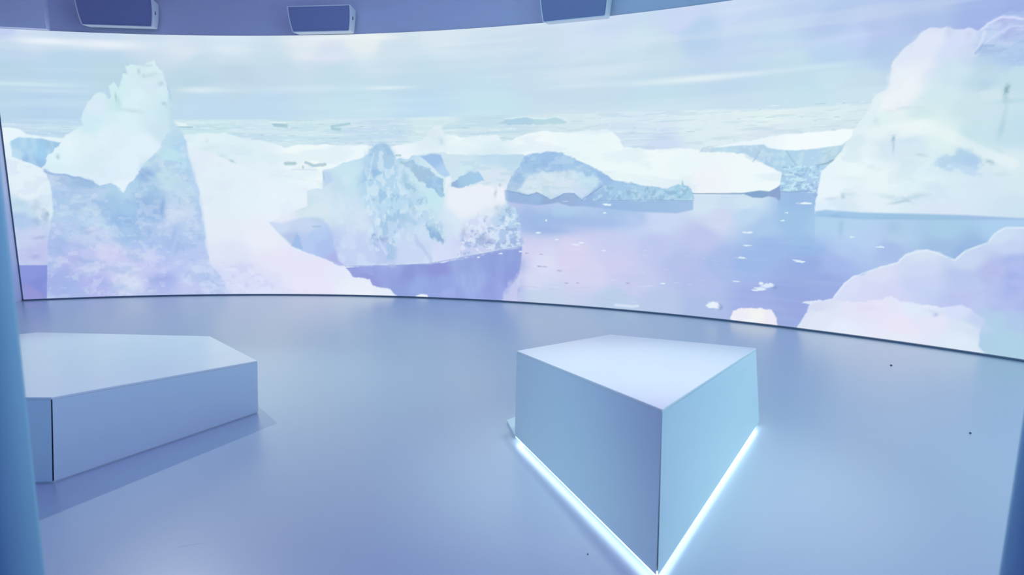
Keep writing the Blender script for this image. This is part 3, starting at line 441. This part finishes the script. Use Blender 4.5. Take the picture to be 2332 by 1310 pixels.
('P',[(12.6,0.96),(12.6,3.2),(10.5,3.28),(9.2,3.2),(8.349,2.847),(8.301,2.849),(8.256,2.87),(8.211,2.881),(8.185,2.847),(8.127,2.836),(8.093,2.814),(8.072,2.789),(8.041,2.79),(7.999,2.814),(7.866,2.831),(7.816,2.853),(7.769,2.846),(7.686,2.859),(7.639,2.832),(7.608,2.799),(7.562,2.753),(7.52,2.721),(7.476,2.673),(7.445,2.623),(7.421,2.572),(7.416,2.464),(7.397,2.36),(7.334,2.334),(7.301,2.301),(7.288,2.23),(7.247,2.145),(7.189,2.075),(7.147,1.996),(7.126,1.922),(7.075,1.833),(7.022,1.759),(6.95,1.675),(6.894,1.616),(6.889,1.573),(6.877,1.409),(6.859,1.269),(6.864,1.199),(7.278,1.194),(7.785,1.19),(8.271,1.211),(8.515,1.224)],[(7.386,2.143,(222,240,242)),(7.463,2.49,(226,234,244)),(7.583,2.705,(220,228,244)),(7.544,2.366,(234,242,246)),(7.448,2.257,(236,242,246)),(7.661,2.582,(224,230,244)),(7.741,2.795,(218,224,246)),(7.817,2.674,(210,222,246)),(7.967,2.762,(214,220,248)),(8.04,2.644,(206,218,242)),(8.115,2.81,(206,216,246)),(8.152,2.734,(184,206,240)),(8.229,2.844,(186,196,238)),(8.299,2.729,(176,190,234)),(8.136,2.595,(180,206,232)),(8.289,2.54,(178,206,234)),(8.126,2.382,(190,216,232)),(7.931,2.476,(206,228,240)),(7.855,2.262,(208,232,238)),(7.736,2.12,(212,234,236)),(8.023,2.173,(204,228,234)),(8.171,2.234,(208,228,236)),(8.365,2.356,(194,222,234)),(8.409,1.929,(192,222,236)),(8.107,1.946,(200,226,234)),(7.299,1.866,(226,240,244)),(7.203,1.663,(232,246,248)),(7.577,1.974,(230,242,244)),(7.712,2.006,(232,246,244)),(7.886,1.92,(222,240,240)),(7.485,1.819,(212,230,242)),(7.657,1.853,(212,232,242)),(7.026,1.453,(232,244,250)),(7.396,1.578,(232,244,246)),(7.75,1.575,(222,240,246)),(7.229,1.328,(226,238,248)),(7.932,1.418,(214,234,244)),(8.243,1.496,(212,230,242)),(8.379,1.643,(216,234,240)),(8.482,1.496,(212,232,240)),(7.947,1.262,(216,228,244)),(8.412,1.313,(206,226,240)),(7.042,1.238,(220,236,250)),(10,2,(196,220,236)),(11.5,1.5,(200,224,238))],0.008,0.008,0.0478,[((198,222,234),0.2392,0.1595,0.6,0.13,0.35,60)],1),
('P',[(8.071,2.796),(8.126,2.843),(8.226,2.882),(9.2,3.1),(9.2,2.8),(8.389,2.458),(8.263,2.508),(8.136,2.595),(8.058,2.613),(8.079,2.71)],[(8.122,2.739,(190,210,240)),(8.293,2.781,(180,194,236)),(8.285,2.575,(176,204,236)),(8.163,2.627,(178,204,232))],0.0184,0.0184,0.059,[((206,216,246),0.0811,0.0442,0.58,0.1,0.5,61),((160,184,226),0.0664,0.0332,0.64,0.07,0.5,62)],0.8),
('G',8.215,2.843,0.0584,0.0182,(170,180,228),0.7,-10),
('G',8.248,2.72,0.0583,0.0292,(168,184,228),0.6,-25),
('G',8.086,2.645,0.0522,0.0298,(156,184,220),0.6,20),
('G',8.171,2.598,0.0591,0.0185,(164,188,226),0.6,-10),
('G',8.289,2.54,0.0802,0.0365,(168,198,232),0.6,0),
('G',7.566,2.7,0.0158,0.0317,(200,216,232),0.7,0),
('G',7.831,2.804,0.0306,0.0306,(200,210,236),0.7,0),
('G',7.988,2.766,0.0226,0.0301,(200,212,234),0.6,0),
('G',8.148,2.469,0.0521,0.0298,(190,212,224),0.5,20),
('G',8.145,2.344,0.0672,0.0374,(180,210,230),0.6,0),
('G',8.119,2.3,0.045,0.015,(184,210,222),0.6,-15),
('G',8.294,2.283,0.0147,0.033,(110,150,165),0.9,5),
('G',8.292,2.216,0.0147,0.0515,(160,196,210),0.6,0),
('G',8.325,2.184,0.0954,0.0183,(176,212,222),0.6,0),
('G',8.299,2.061,0.0148,0.1478,(182,212,222),0.6,4),
('G',8.289,1.954,0.0223,0.0742,(176,208,220),0.6,10),
('G',7.492,1.907,0.0122,0.0286,(140,170,186),0.9,0),
('G',7.5,1.851,0.0082,0.0572,(170,198,210),0.7,0),
('G',7.584,1.895,0.1212,0.0323,(206,226,240),0.6,0),
('G',7.727,1.76,0.0479,0.012,(186,210,222),0.7,10),
('G',7.401,1.874,0.0825,0.033,(210,228,240),0.6,0),
('G',7.337,2.083,0.0248,0.0495,(206,226,230),0.7,-20),
('G',7.576,2.189,0.0802,0.016,(206,226,232),0.7,0),
('G',7.455,2.17,0.0732,0.0163,(214,226,236),0.6,0),
('G',7.458,2.759,0.012,0.012,(190,210,230),0.4,0),
('G',8.24,1.689,0.0301,0.0151,(156,188,200),0.8,35),
('G',8.298,1.772,0.0373,0.0149,(196,222,230),0.7,35),
('G',8.326,1.577,0.0523,0.0149,(200,222,234),0.6,0),
('G',7.174,1.55,0.1277,0.0213,(214,234,238),0.5,0),
('G',7.455,1.74,0.0823,0.0165,(216,232,238),0.5,0),
('G',7.109,1.385,0.0172,0.0215,(160,186,200),0.8,0),
('G',7.001,1.358,0.0522,0.0131,(200,216,230),0.7,-5),
('G',7.139,1.398,0.06,0.0129,(206,224,234),0.7,-8),
('G',7.649,1.351,0.0489,0.0122,(178,204,216),0.7,30),
('G',7.522,1.374,0.099,0.0206,(196,218,230),0.7,10),
('G',7.699,1.376,0.0729,0.0202,(182,210,224),0.7,-15),
('G',7.58,1.33,0.0657,0.0123,(170,200,214),0.7,-12),
('G',7.766,1.401,0.0562,0.0161,(192,216,226),0.6,0),
('G',7.882,1.613,0.1576,0.0394,(204,228,242),0.5,0),
('P',[(7.841,1.691),(7.934,1.758),(8.041,1.819),(8.095,1.813),(8.175,1.721),(8.163,1.628),(8.203,1.594),(8.079,1.587),(8.012,1.611),(7.878,1.652)],[(8.062,1.761,(172,206,230)),(8.115,1.704,(170,202,234)),(7.908,1.69,(178,210,234)),(8.076,1.61,(194,218,242))],0.0308,0.0386,0.0617,[],0.85),
('P',[(6.866,1.225),(6.961,1.245),(7.275,1.227),(7.606,1.228),(8.113,1.228),(12.6,1.08),(12.6,1.0),(8.517,1.205),(8.117,1.186),(7.611,1.171),(7.28,1.16),(6.873,1.181)],[(7.044,1.212,(164,202,234)),(7.046,1.186,(144,184,222)),(7.784,1.198,(150,190,222)),(8.423,1.213,(156,186,226))],0.0124,0.0,0.124,[],0.9),
('P',[(7.423,2.552),(7.484,2.661),(7.578,2.758),(7.672,2.835),(7.804,2.815),(7.814,2.711),(7.743,2.591),(7.671,2.468),(7.597,2.342),(7.517,2.271),(7.455,2.178),(7.348,2.166),(7.372,2.311),(7.409,2.378)],[(7.517,2.676,(224,232,248)),(7.537,2.444,(236,242,248)),(7.414,2.24,(238,244,248))],0.0478,0.0199,0.0796,[],0.65),
('S',[(7.275,1.94),(7.434,1.997),(7.608,2.019),(7.781,1.986),(7.952,1.909),(8.153,1.788),(8.376,1.672)],0.0788,(236,245,246),0.5,0.0158),
('S',[(8.075,2.788),(8.118,2.834),(8.212,2.871),(8.257,2.856),(8.346,2.827)],0.0183,(216,224,250),0.8,0.0073),
('S',[(8.051,2.589),(8.067,2.676),(8.095,2.764)],0.0261,(218,226,248),0.6,0.0112),
('S',[(8.107,2.67),(8.175,2.738),(8.265,2.779),(8.357,2.771)],0.0183,(206,216,248),0.6,0.011),
('S',[(8.05,2.6),(8.087,2.659),(8.167,2.648)],0.0186,(152,180,218),0.6,0.0074),
('P',[(7.297,2.341),(7.349,2.329),(7.376,2.263),(7.314,2.14),(7.213,2.013),(7.157,2.011),(7.247,2.145),(7.284,2.23)],[(0,0,(222,238,244))],0.0207,0.0,0.1242,[],0.6),
('P',[(6.766,-0.002),(6.865,0.179),(6.875,0.272),(6.807,0.278),(6.848,0.301),(6.93,0.32),(6.954,0.336),(6.996,0.322),(7.087,0.36),(7.123,0.417),(7.182,0.526),(7.248,0.589),(7.36,0.643),(7.45,0.693),(7.503,0.732),(7.628,0.767),(7.643,0.802),(7.682,0.846),(7.759,0.889),(7.845,0.903),(7.941,0.893),(7.991,0.853),(8.027,0.828),(8.07,0.827),(8.113,0.886),(8.149,0.92),(8.204,0.939),(8.263,0.982),(8.298,0.999),(8.308,1.027),(8.331,1.077),(8.386,1.129),(8.459,1.14),(8.524,1.14),(9.4,0.95),(12.6,0.9),(12.6,-0.1),(8,-0.1)],[(6.951,0.253,(222,230,246)),(7.254,0.511,(216,222,246)),(7.471,0.661,(216,222,244)),(7.411,0.483,(212,216,244)),(7.814,0.856,(212,226,242)),(7.825,0.734,(204,216,242)),(8.15,0.842,(200,214,240)),(8.379,1.05,(204,222,242)),(8.446,0.979,(196,210,240)),(7.84,0.571,(196,208,242)),(8.168,0.646,(182,198,236)),(8.348,0.743,(180,188,234)),(8.183,0.489,(186,196,238)),(8.506,0.682,(162,178,232)),(8.52,0.835,(166,182,234)),(8.495,0.49,(170,184,234)),(7.563,0.457,(210,214,244)),(8.424,0.286,(176,206,232)),(8.53,0.147,(174,208,228)),(8.574,0.31,(174,200,232)),(10,0.5,(176,196,234)),(11.5,0.4,(176,196,234))],0.0074,0.0124,0.0661,[((206,214,244),0.372,0.248,0.6,0.15,0.25,70)],1),
('P',[(6.758,-0.013),(6.865,0.179),(6.875,0.272),(6.988,0.317),(7.189,0.335),(7.382,0.367),(7.529,0.41),(7.6,0.448),(7.632,0.414),(7.785,0.398),(7.89,0.395),(8.011,0.386),(8.141,0.42),(8.224,0.399),(8.31,0.339),(8.328,0.31),(8.319,0.21),(8.32,0.07),(8.392,-0.017),(7.531,-0.068)],[(6.999,0.168,(222,230,246)),(6.951,0.253,(212,220,242)),(7.503,0.277,(228,228,248)),(7.387,0.306,(226,226,246)),(7.696,0.175,(232,228,246)),(7.858,0.366,(222,232,248)),(7.971,0.257,(226,228,246)),(8.13,0.362,(214,222,248)),(8.206,0.252,(214,226,244)),(8.156,0.081,(220,234,246)),(7.21,0.06,(228,236,250)),(7.711,0.005,(228,234,248)),(8.281,0.303,(196,210,240))],0.0104,0.0125,0.0582,[],1),
('G',7.97,0.315,0.0202,0.0162,(160,178,220),0.7,0),
('G',7.957,0.338,0.0728,0.0202,(206,216,240),0.6,0),
('G',8.236,0.276,0.0785,0.0196,(192,212,236),0.5,20),
('G',7.425,0.302,0.0858,0.0257,(218,218,240),0.5,0),
('G',8.354,0.743,0.0305,0.0229,(170,178,222),0.4,0),
('S',[(7.106,0.38),(7.194,0.527),(7.256,0.59),(7.45,0.693),(7.628,0.763),(7.682,0.842),(7.845,0.899),(7.984,0.856),(8.07,0.823),(8.142,0.916),(8.293,0.995),(8.331,1.074),(8.401,1.13),(8.519,1.136)],0.0161,(222,238,248),0.6,0.0),
]

def paint(S, Z):
    ns, nz = S.shape[1], S.shape[0]
    img = np.zeros((nz, ns, 3), np.float32)
    s_ax, z_ax = S[0], Z[:, 0]
    def lattice(x, y, rng):
        T = rng.random((128, 128)).astype(np.float32)
        xi = np.floor(x).astype(np.int64); yi = np.floor(y).astype(np.int64)
        fx = x - xi; fy = y - yi; fx = fx * fx * (3 - 2 * fx); fy = fy * fy * (3 - 2 * fy)
        a = T[yi % 128, xi % 128]; b = T[yi % 128, (xi + 1) % 128]; c = T[(yi + 1) % 128, xi % 128]; d = T[(yi + 1) % 128, (xi + 1) % 128]
        return (a * (1 - fx) + b * fx) * (1 - fy) + (c * (1 - fx) + d * fx) * fy
    def fbm(x, y, sx, sy, seed, octv=4):
        rng = np.random.default_rng(seed); t = 0; amp = 1; tot = 0
        for k in range(octv):
            t = t + amp * lattice(x / sx * 2 ** k + 17.3 * k, y / sy * 2 ** k + 9.1 * k, rng); tot += amp; amp *= 0.55
        return (t / tot - 0.5) * 1.35 + 0.5
    def sm(a, b, x):
        t = np.clip((x - a) / (b - a + 1e-9), 0, 1); return t * t * (3 - 2 * t)
    def window(x0, x1, y0, y1):
        i0, i1 = np.searchsorted(s_ax, [x0, x1]); j0, j1 = np.searchsorted(z_ax, [y0, y1])
        return slice(j0, j1), slice(i0, i1)
    def sdf(px, py, P, closed=True):
        n = len(P); d2 = np.full(px.shape, 1e9, np.float32); ins = np.zeros(px.shape, bool)
        for i in range(n if closed else n - 1):
            ax, ay = P[i]; bx, by = P[(i + 1) % n]; ex, ey = bx - ax, by - ay
            L = ex * ex + ey * ey + 1e-12
            t = np.clip(((px - ax) * ex + (py - ay) * ey) / L, 0, 1)
            d2 = np.minimum(d2, (px - ax - t * ex) ** 2 + (py - ay - t * ey) ** 2)
            if closed and ay != by:
                c = ((ay > py) != (by > py)) & (px < ex * (py - ay) / ey + ax); ins ^= c
        d = np.sqrt(d2)
        return np.where(ins, -d, d) if closed else d
    def put(w, mask, colr):
        m = mask[..., None]; img[w] = img[w] * (1 - m) + colr * m
    hexc = lambda h: np.array(h, np.float32) / 255.0
    seedn = 100
    for op in PICTURE:
        k = op[0]; seedn += 1
        if k == 'P':
            _, P, sam, soft, rough, rsc, tex, opac = op
            P = np.array(P); pad = soft * 2 + rough * 2 + 0.02
            w = window(P[:, 0].min() - pad, P[:, 0].max() + pad, P[:, 1].min() - pad, P[:, 1].max() + pad)
            x = S[w]; y = Z[w]
            if x.size == 0: continue
            wx, wy = x, y
            if rough:
                wx = x + rough * 2.2 * (fbm(x, y, rsc, rsc, seedn, 3) - 0.5); wy = y + rough * 2.2 * (fbm(x, y, rsc, rsc, seedn + 500, 3) - 0.5)
            m = (1 - sm(-soft, soft, sdf(wx, wy, P))) * opac
            if len(sam) == 1: c = np.broadcast_to(hexc(sam[0][2]), x.shape + (3,)).astype(np.float32)
            else:
                acc = np.zeros(x.shape + (3,), np.float32); ww = np.zeros(x.shape, np.float32)
                jx = x + 0.05 * (fbm(x, y, 0.25, 0.25, seedn + 900, 3) - 0.5); jy = y + 0.05 * (fbm(x, y, 0.25, 0.25, seedn + 1300, 3) - 0.5)
                for (a, b, h) in sam:
                    q = 1.0 / ((jx - a) ** 2 + ((jy - b) * 1.25) ** 2 + 4e-4) ** 1.9
                    acc += q[..., None] * hexc(h); ww += q
                c = acc / ww[..., None]
            for (h, sx, sy, thr, con, amp, seed) in tex:
                g = fbm(x, y, sx, sy, seed); q = (sm(thr - con, thr + con, g) * amp)[..., None]
                c = c * (1 - q) + hexc(h) * q
            put(w, m, c)
        elif k == 'G':
            _, a, b, rx, ry, h, opac, ang = op; e = 2.6 * max(rx, ry)
            w = window(a - e, a + e, b - e, b + e); x = S[w] - a; y = Z[w] - b
            if x.size == 0: continue
            ca, sa = math.cos(R_(-ang)), math.sin(R_(-ang)); u = (x * ca + y * sa) / rx; vv = (-x * sa + y * ca) / ry
            if max(rx, ry) / min(rx, ry) < 5:
                nn = min(rx, ry); u = u + 0.9 * (fbm(S[w], Z[w], nn * 1.2, nn * 1.2, seedn, 3) - 0.5); vv = vv + 0.9 * (fbm(S[w], Z[w], nn * 1.2, nn * 1.2, seedn + 500, 3) - 0.5)
            put(w, np.exp(-(u * u + vv * vv) * 0.9) * opac, hexc(h))
        elif k == 'E':
            _, a, b, wd, ht, h, opac = op; e = max(wd, ht)
            w = window(a - e, a + e, b - e, b + e); x = S[w]; y = Z[w]
            if x.size == 0: continue
            u = (x - a) / (wd / 2); vv = (y - b) / (ht / 2)
            r = np.sqrt(u * u + vv * vv) + 0.9 * (fbm(x, y, wd / 3, ht, seedn, 2) - 0.5)
            put(w, (1 - sm(0.65, 1.25, r)) * opac, hexc(h))
        elif k == 'S':
            _, P, wd, h, opac, ro = op; P = np.array(P); e = wd * 2 + ro * 2
            w = window(P[:, 0].min() - e, P[:, 0].max() + e, P[:, 1].min() - e, P[:, 1].max() + e); x = S[w]; y = Z[w]
            if x.size == 0: continue
            if ro: x = x + ro * 2 * (fbm(x, y, wd * 3, wd * 3, seedn, 2) - 0.5); y = y + ro * 2 * (fbm(x, y, wd * 3, wd * 3, seedn + 500, 2) - 0.5)
            d = sdf(x, y, P, False); put(w, (1 - sm(wd * 0.25, wd * 0.85, d)) * opac, hexc(h))
        elif k == 'D':
            _, P, n, wd, ht, h, opac, seed = op; P = np.array(P); rng = np.random.default_rng(seed); c = hexc(h)
            for i in range(n):
                a = rng.uniform(P[:, 0].min(), P[:, 0].max()); b = rng.uniform(P[:, 1].min(), P[:, 1].max())
                if sdf(np.array([a]), np.array([b]), P)[0] > 0: continue
                kk = rng.uniform(0.3, 1.6) ** 1.5; rx = wd * kk / 2; ry = ht * rng.uniform(0.6, 1.2) / 2
                w = window(a - rx * 2, a + rx * 2, b - ry * 2.5, b + ry * 2.5)
                if S[w].size == 0: continue
                r = np.sqrt(((S[w] - a) / rx) ** 2 + ((Z[w] - b) / ry) ** 2)
                put(w, (1 - sm(0.5, 1.4, r)) * opac * rng.uniform(0.4, 1), c)
    return img

GRID = 0.0085
s0, s1 = TH_SCR0 * RAD, TH_SCR1 * RAD
z0, z1 = 0.017, Z_TOP
ns = int((s1 - s0) / GRID) + 1; nz = int((z1 - z0) / GRID) + 1
S, Z = np.meshgrid(np.linspace(s0, s1, ns).astype(np.float32), np.linspace(z0, z1, nz).astype(np.float32))
img = paint(S, Z)
lin = np.where(img <= 0.04045, img / 12.92, ((np.clip(img, 0, 1) + 0.055) / 1.055) ** 2.4)
th = S / RAD
co = np.stack([CX + RAD * np.sin(th), CY + RAD * np.cos(th), Z], -1).reshape(-1, 3).astype(np.float32)
idx = np.arange(ns * nz).reshape(nz, ns)
quads = np.stack([idx[:-1, :-1], idx[:-1, 1:], idx[1:, 1:], idx[1:, :-1]], -1).reshape(-1, 4).astype(np.int32)
me = bpy.data.meshes.new('display_surface')
me.vertices.add(len(co)); me.vertices.foreach_set('co', co.ravel())
me.loops.add(quads.size); me.loops.foreach_set('vertex_index', quads.ravel())
me.polygons.add(len(quads)); me.polygons.foreach_set('loop_start', np.arange(0, quads.size, 4, dtype=np.int32)); me.polygons.foreach_set('loop_total', np.full(len(quads), 4, np.int32))
me.update(calc_edges=True)
ca = me.color_attributes.new('picture', 'FLOAT_COLOR', 'POINT')
rgba = np.ones((len(co), 4), np.float32); rgba[:, :3] = lin.reshape(-1, 3); ca.data.foreach_set('color', rgba.ravel())
M_scr = bpy.data.materials.new('lit_screen'); M_scr.use_nodes = True
nt = M_scr.node_tree; b = nt.nodes['Principled BSDF']
at = nt.nodes.new('ShaderNodeAttribute'); at.attribute_name = 'picture'
b.inputs['Base Color'].default_value = (0.02, 0.02, 0.02, 1); b.inputs['Roughness'].default_value = 0.6; b.inputs['Specular IOR Level'].default_value = 0.1
nt.links.new(at.outputs['Color'], b.inputs['Emission Color']); b.inputs['Emission Strength'].default_value = 1.0
me.materials.append(M_scr)
root = empty('curved_screen', on_arc((TH_SCR0 + TH_SCR1) / 2, RAD, 0))
inv = Vector(root.location)
disp = bpy.data.objects.new('display', me); COL.objects.link(disp); disp.parent = root; disp.location = -inv
v, f = arc_slab(TH_SCR0, TH_SCR1, RAD + 0.004, RAD + 0.06, 0.018, Z_TOP)
hs = mesh_obj('housing', v, f, M_trim, root); hs.location = -inv
v, f = arc_slab(TH_SCR0 - 0.0012, TH_SCR0, RAD - 0.008, RAD + 0.06, 0.022, Z_TOP)
fr = mesh_obj('side_frame', v, f, M_trim, root); fr.location = -inv
tag(root, 'huge curved wall screen showing icebergs and calm polar water under a pale cloudy sky', 'screen')

# ------------------------------------------------------------------ faceted seat blocks
def block(name, bots, tops, gaps, zb, inset, led, label, extra=None):
    """bots/tops: outer corners counter-clockwise; gaps: corner -> (gap at bottom, gap at top)"""
    n = len(bots); cx = sum(p[0] for p in bots) / n; cy = sum(p[1] for p in bots) / n
    rt = empty(name, (cx, cy, 0)); O = Vector((cx, cy, 0))
    B = [Vector((*p[:2], zb)) - O for p in bots]; T = [Vector(p) - O for p in tops]
    def shrink(L, d):
        out = []
        for i in range(len(L)):
            a, b, c = L[i - 1], L[i], L[(i + 1) % len(L)]
            e1 = (b - a).to_2d().normalized(); e2 = (c - b).to_2d().normalized()
            n1 = Vector((-e1.y, e1.x)); n2 = Vector((-e2.y, e2.x)); k = d / max(0.1, 1 + n1.dot(n2))
            q = (n1 + n2) * k; out.append(Vector((b.x + q.x, b.y + q.y, b.z)))
        return out
    th = 0.012
    Bi, Ti = shrink(B, th), shrink(T, th)
    for i in range(n):
        j = (i + 1) % n
        g0, g1 = gaps.get(i, (0.0004, 0.0004)), gaps.get(j, (0.0004, 0.0004))
        eb = (B[j] - B[i]).normalized(); et = (T[j] - T[i]).normalized()
        dz = Vector((0, 0, -0.0125))
        ob, oe = B[i] + eb * g0[0], B[j] - eb * g1[0]; ot, otj = T[i] + et * g0[1] + dz, T[j] - et * g1[1] + dz
        ib, ie = Bi[i] + eb * g0[0], Bi[j] - eb * g1[0]; it, itj = Ti[i] + et * g0[1] + dz, Ti[j] - et * g1[1] + dz
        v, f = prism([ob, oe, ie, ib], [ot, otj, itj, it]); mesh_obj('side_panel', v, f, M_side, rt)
    Tb = [t + Vector((0, 0, -0.012)) for t in T]
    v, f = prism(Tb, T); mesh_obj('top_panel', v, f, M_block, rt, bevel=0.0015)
    Cb, Ct = shrink(B, th + 0.002), [t + Vector((0, 0, -0.013)) for t in shrink(T, th + 0.002)]
    v, f = prism(Cb, Ct); mesh_obj('core', v, f, M_core, rt)
    Pb = [Vector((p.x, p.y, 0)) for p in shrink(B, inset)]; Pt = [Vector((p.x, p.y, zb)) for p in Pb]
    v, f = prism(Pb, Pt); mesh_obj('plinth', v, f, M_plinth, rt)
    Lo = [Vector((p.x, p.y, zb - 0.009)) for p in shrink(B, 0.005)]; Lt = [Vector((p.x, p.y, zb - 0.001)) for p in Lo]
    Li = [Vector((p.x, p.y, zb - 0.009)) for p in shrink(B, 0.034)]; Lti = [Vector((p.x, p.y, zb - 0.001)) for p in Li]
    v = Lo + Lt + Li + Lti; f = []
    for i in range(n):
        j = (i + 1) % n
        f += [(i, j, n + j, n + i), (2 * n + i, 3 * n + i, 3 * n + j, 2 * n + j), (i, 2 * n + i, 2 * n + j, j), (n + i, n + j, 3 * n + j, 3 * n + i)]
    ls = mesh_obj('light_strip', v, f, M_led if led else M_strip_off, rt)
    if led: ls['label'] = 'glowing white light strip under the lower edge'
    if extra:
        v, f = prism([Vector((*p, 0.0)) - O for p in extra], [Vector((*p, 0.022)) - O for p in extra]); mesh_obj('corner_flap', v, f, M_side, rt)
    tag(rt, label, 'bench', None)
    return rt
FLAP = [(-0.033, 3.838), (0.018, 3.592), (0.028, 3.899)]
LB = [(-2.33, 3.021, 0.008), (-1.684, 4.021, 0.008), (-2.459, 5.032, 0.008), (-3.935, 5.131, 0.008), (-4.044, 4.927, 0.008), (-2.615, 3.005, 0.008)]
LT = [(-2.287, 3.021, 0.454), (-1.667, 4.021, 0.357), (-2.459, 5.032, 0.276), (-3.935, 5.131, 0.286), (-4.044, 4.927, 0.305), (-2.615, 3.005, 0.46)]
RB = [(0.016, 3.554, 0.035), (0.549, 2.189, 0.035), (1.545, 3.778, 0.035), (0.694, 4.366, 0.035)]
RT = [(0.028, 3.554, 0.55), (0.542, 2.189, 0.696), (1.496, 3.778, 0.507), (0.694, 4.366, 0.451)]
block('seat_block', LB, LT, {0: (0.004, 0.0035)}, 0.008, 0.02, False, 'long low white faceted bench block, unlit, beside the opening at left')
block('seat_block', RB, RT, {1: (0.006, 0.0008)}, 0.035, 0.10, True, 'white wedge shaped bench block with glowing lower edges, right of centre', FLAP)


# ------------------------------------------------------------------ speakers above the screen
def speaker(th, zb, W, H, label):
    D = 0.22
    p = on_arc(th, RAD - D - 0.03, 0); rt = empty('wall_speaker', (p[0], p[1], zb), -th)
    # local: x along the wall, -y towards the room, z up; face plane leans slightly downwards
    def outline(w0, w1, h, rr, y_of):
        pts = []
        for sx in (-1, 1):
            seq = []
            for k in range(7):                       # curved flank narrowing to the foot
                t = k / 6.0; seq.append((sx * (w1 / 2 + (w0 / 2 - w1 / 2) * (1 - (1 - t) ** 2.2)), rr + (h - rr) * t))
            for k in range(1, 4):                    # rounded lower corner
                a = R_(30 * k); seq.insert(0, (sx * (w1 / 2 - rr * 0.6 * (1 - math.cos(a))), rr - rr * math.sin(a)))
            if sx < 0: seq = seq[::-1]
            pts += seq
        return [(x, y_of(z), z) for x, z in pts]
    face = lambda z: 0.035 * (1 - z / H)
    o = outline(W, W * 0.93, H, 0.03, face)
    sc = lambda L, k, dy, kz: [(x * k, y + dy, (z - H / 2) * kz + H / 2) for x, y, z in L]
    back = [(x * 0.985, D, (z - H / 2) * 0.92 + H / 2) for x, y, z in o]
    v, f = prism(sc(o, 1, 0.012, 1), back); mesh_obj('cabinet', v, f, M_cab, rt)
    n = len(o); ki, kz = 1 - 0.020 / W, 1 - 0.018 / H
    ofr, ifr = sc(o, 1, -0.002, 1), sc(o, ki, -0.002, kz); obk, ibk = sc(o, 1, 0.012, 1), sc(o, ki, 0.012, kz)
    v = ofr + ifr + obk + ibk; f = []
    for i in range(n):
        j = (i + 1) % n
        f += [(i, j, n + j, n + i), (2 * n + i, 3 * n + i, 3 * n + j, 2 * n + j), (i, 2 * n + i, 2 * n + j, j), (n + i, n + j, 3 * n + j, 3 * n + i)]
    mesh_obj('rim', v, f, M_cab, rt)
    v, f = prism(sc(o, ki * 0.999, 0.008, kz * 0.999), sc(o, ki * 0.999, 0.0119, kz * 0.999)); g = mesh_obj('grille', v, f, M_grille, rt); g['label'] = 'dark blue grille cloth'
    v, f = box(-0.09, 0.09, D, D + 0.045, H * 0.25, H * 0.75); mesh_obj('bracket', v, f, M_trim, rt)
    kn = []
    for k in range(12): kn.append((W * 0.475, 0.10 + 0.014 * math.cos(k * math.pi / 6), H * 0.55 + 0.022 * math.sin(k * math.pi / 6)))
    v, f = prism([(x - 0.02, y, z) for x, y, z in kn], [(x + 0.018, y, z) for x, y, z in kn]); mesh_obj('knob', v, f, M_trim, rt)
    return tag(rt, label, 'speaker', 'wall speakers in a row above the screen')
speaker(R_(-8.2), 3.42, 0.88, 0.325, 'white rimmed wall speaker left of the other two, near the upper left corner')
speaker(R_(5.35), 3.365, 0.80, 0.30, 'middle of the three white rimmed wall speakers, its whole dark face in view')
speaker(R_(22.6), 3.325, 0.80, 0.40, 'white rimmed wall speaker right of the other two, above the low blue iceberg')

# ------------------------------------------------------------------ crumbs on the floor
def crumb(x, y, r, seed, label):
    rnd = random.Random(seed); bm = bmesh.new(); bmesh.ops.create_icosphere(bm, subdivisions=2, radius=r)
    for q in bm.verts:
        q.co *= rnd.uniform(0.75, 1.2); q.co.z = q.co.z * 0.5
    zmin = min(q.co.z for q in bm.verts)
    for q in bm.verts: q.co.z -= zmin
    me = bpy.data.meshes.new('floor_crumb'); bm.to_mesh(me); bm.free(); me.materials.append(M_crumb)
    o = bpy.data.objects.new('floor_crumb', me); COL.objects.link(o); o.location = (x, y, 0)
    return tag(o, label, 'debris', 'dark crumbs on the floor')
crumb(2.79, 3.67, 0.007, 1, 'tiny dark crumb on the open floor at the far right')
crumb(0.31, 2.39, 0.0035, 2, 'tiny dark crumb on the floor left of the glowing block\'s front corner')
crumb(3.17, 5.13, 0.009, 3, 'tiny grey crumb on the floor close to the screen at right')
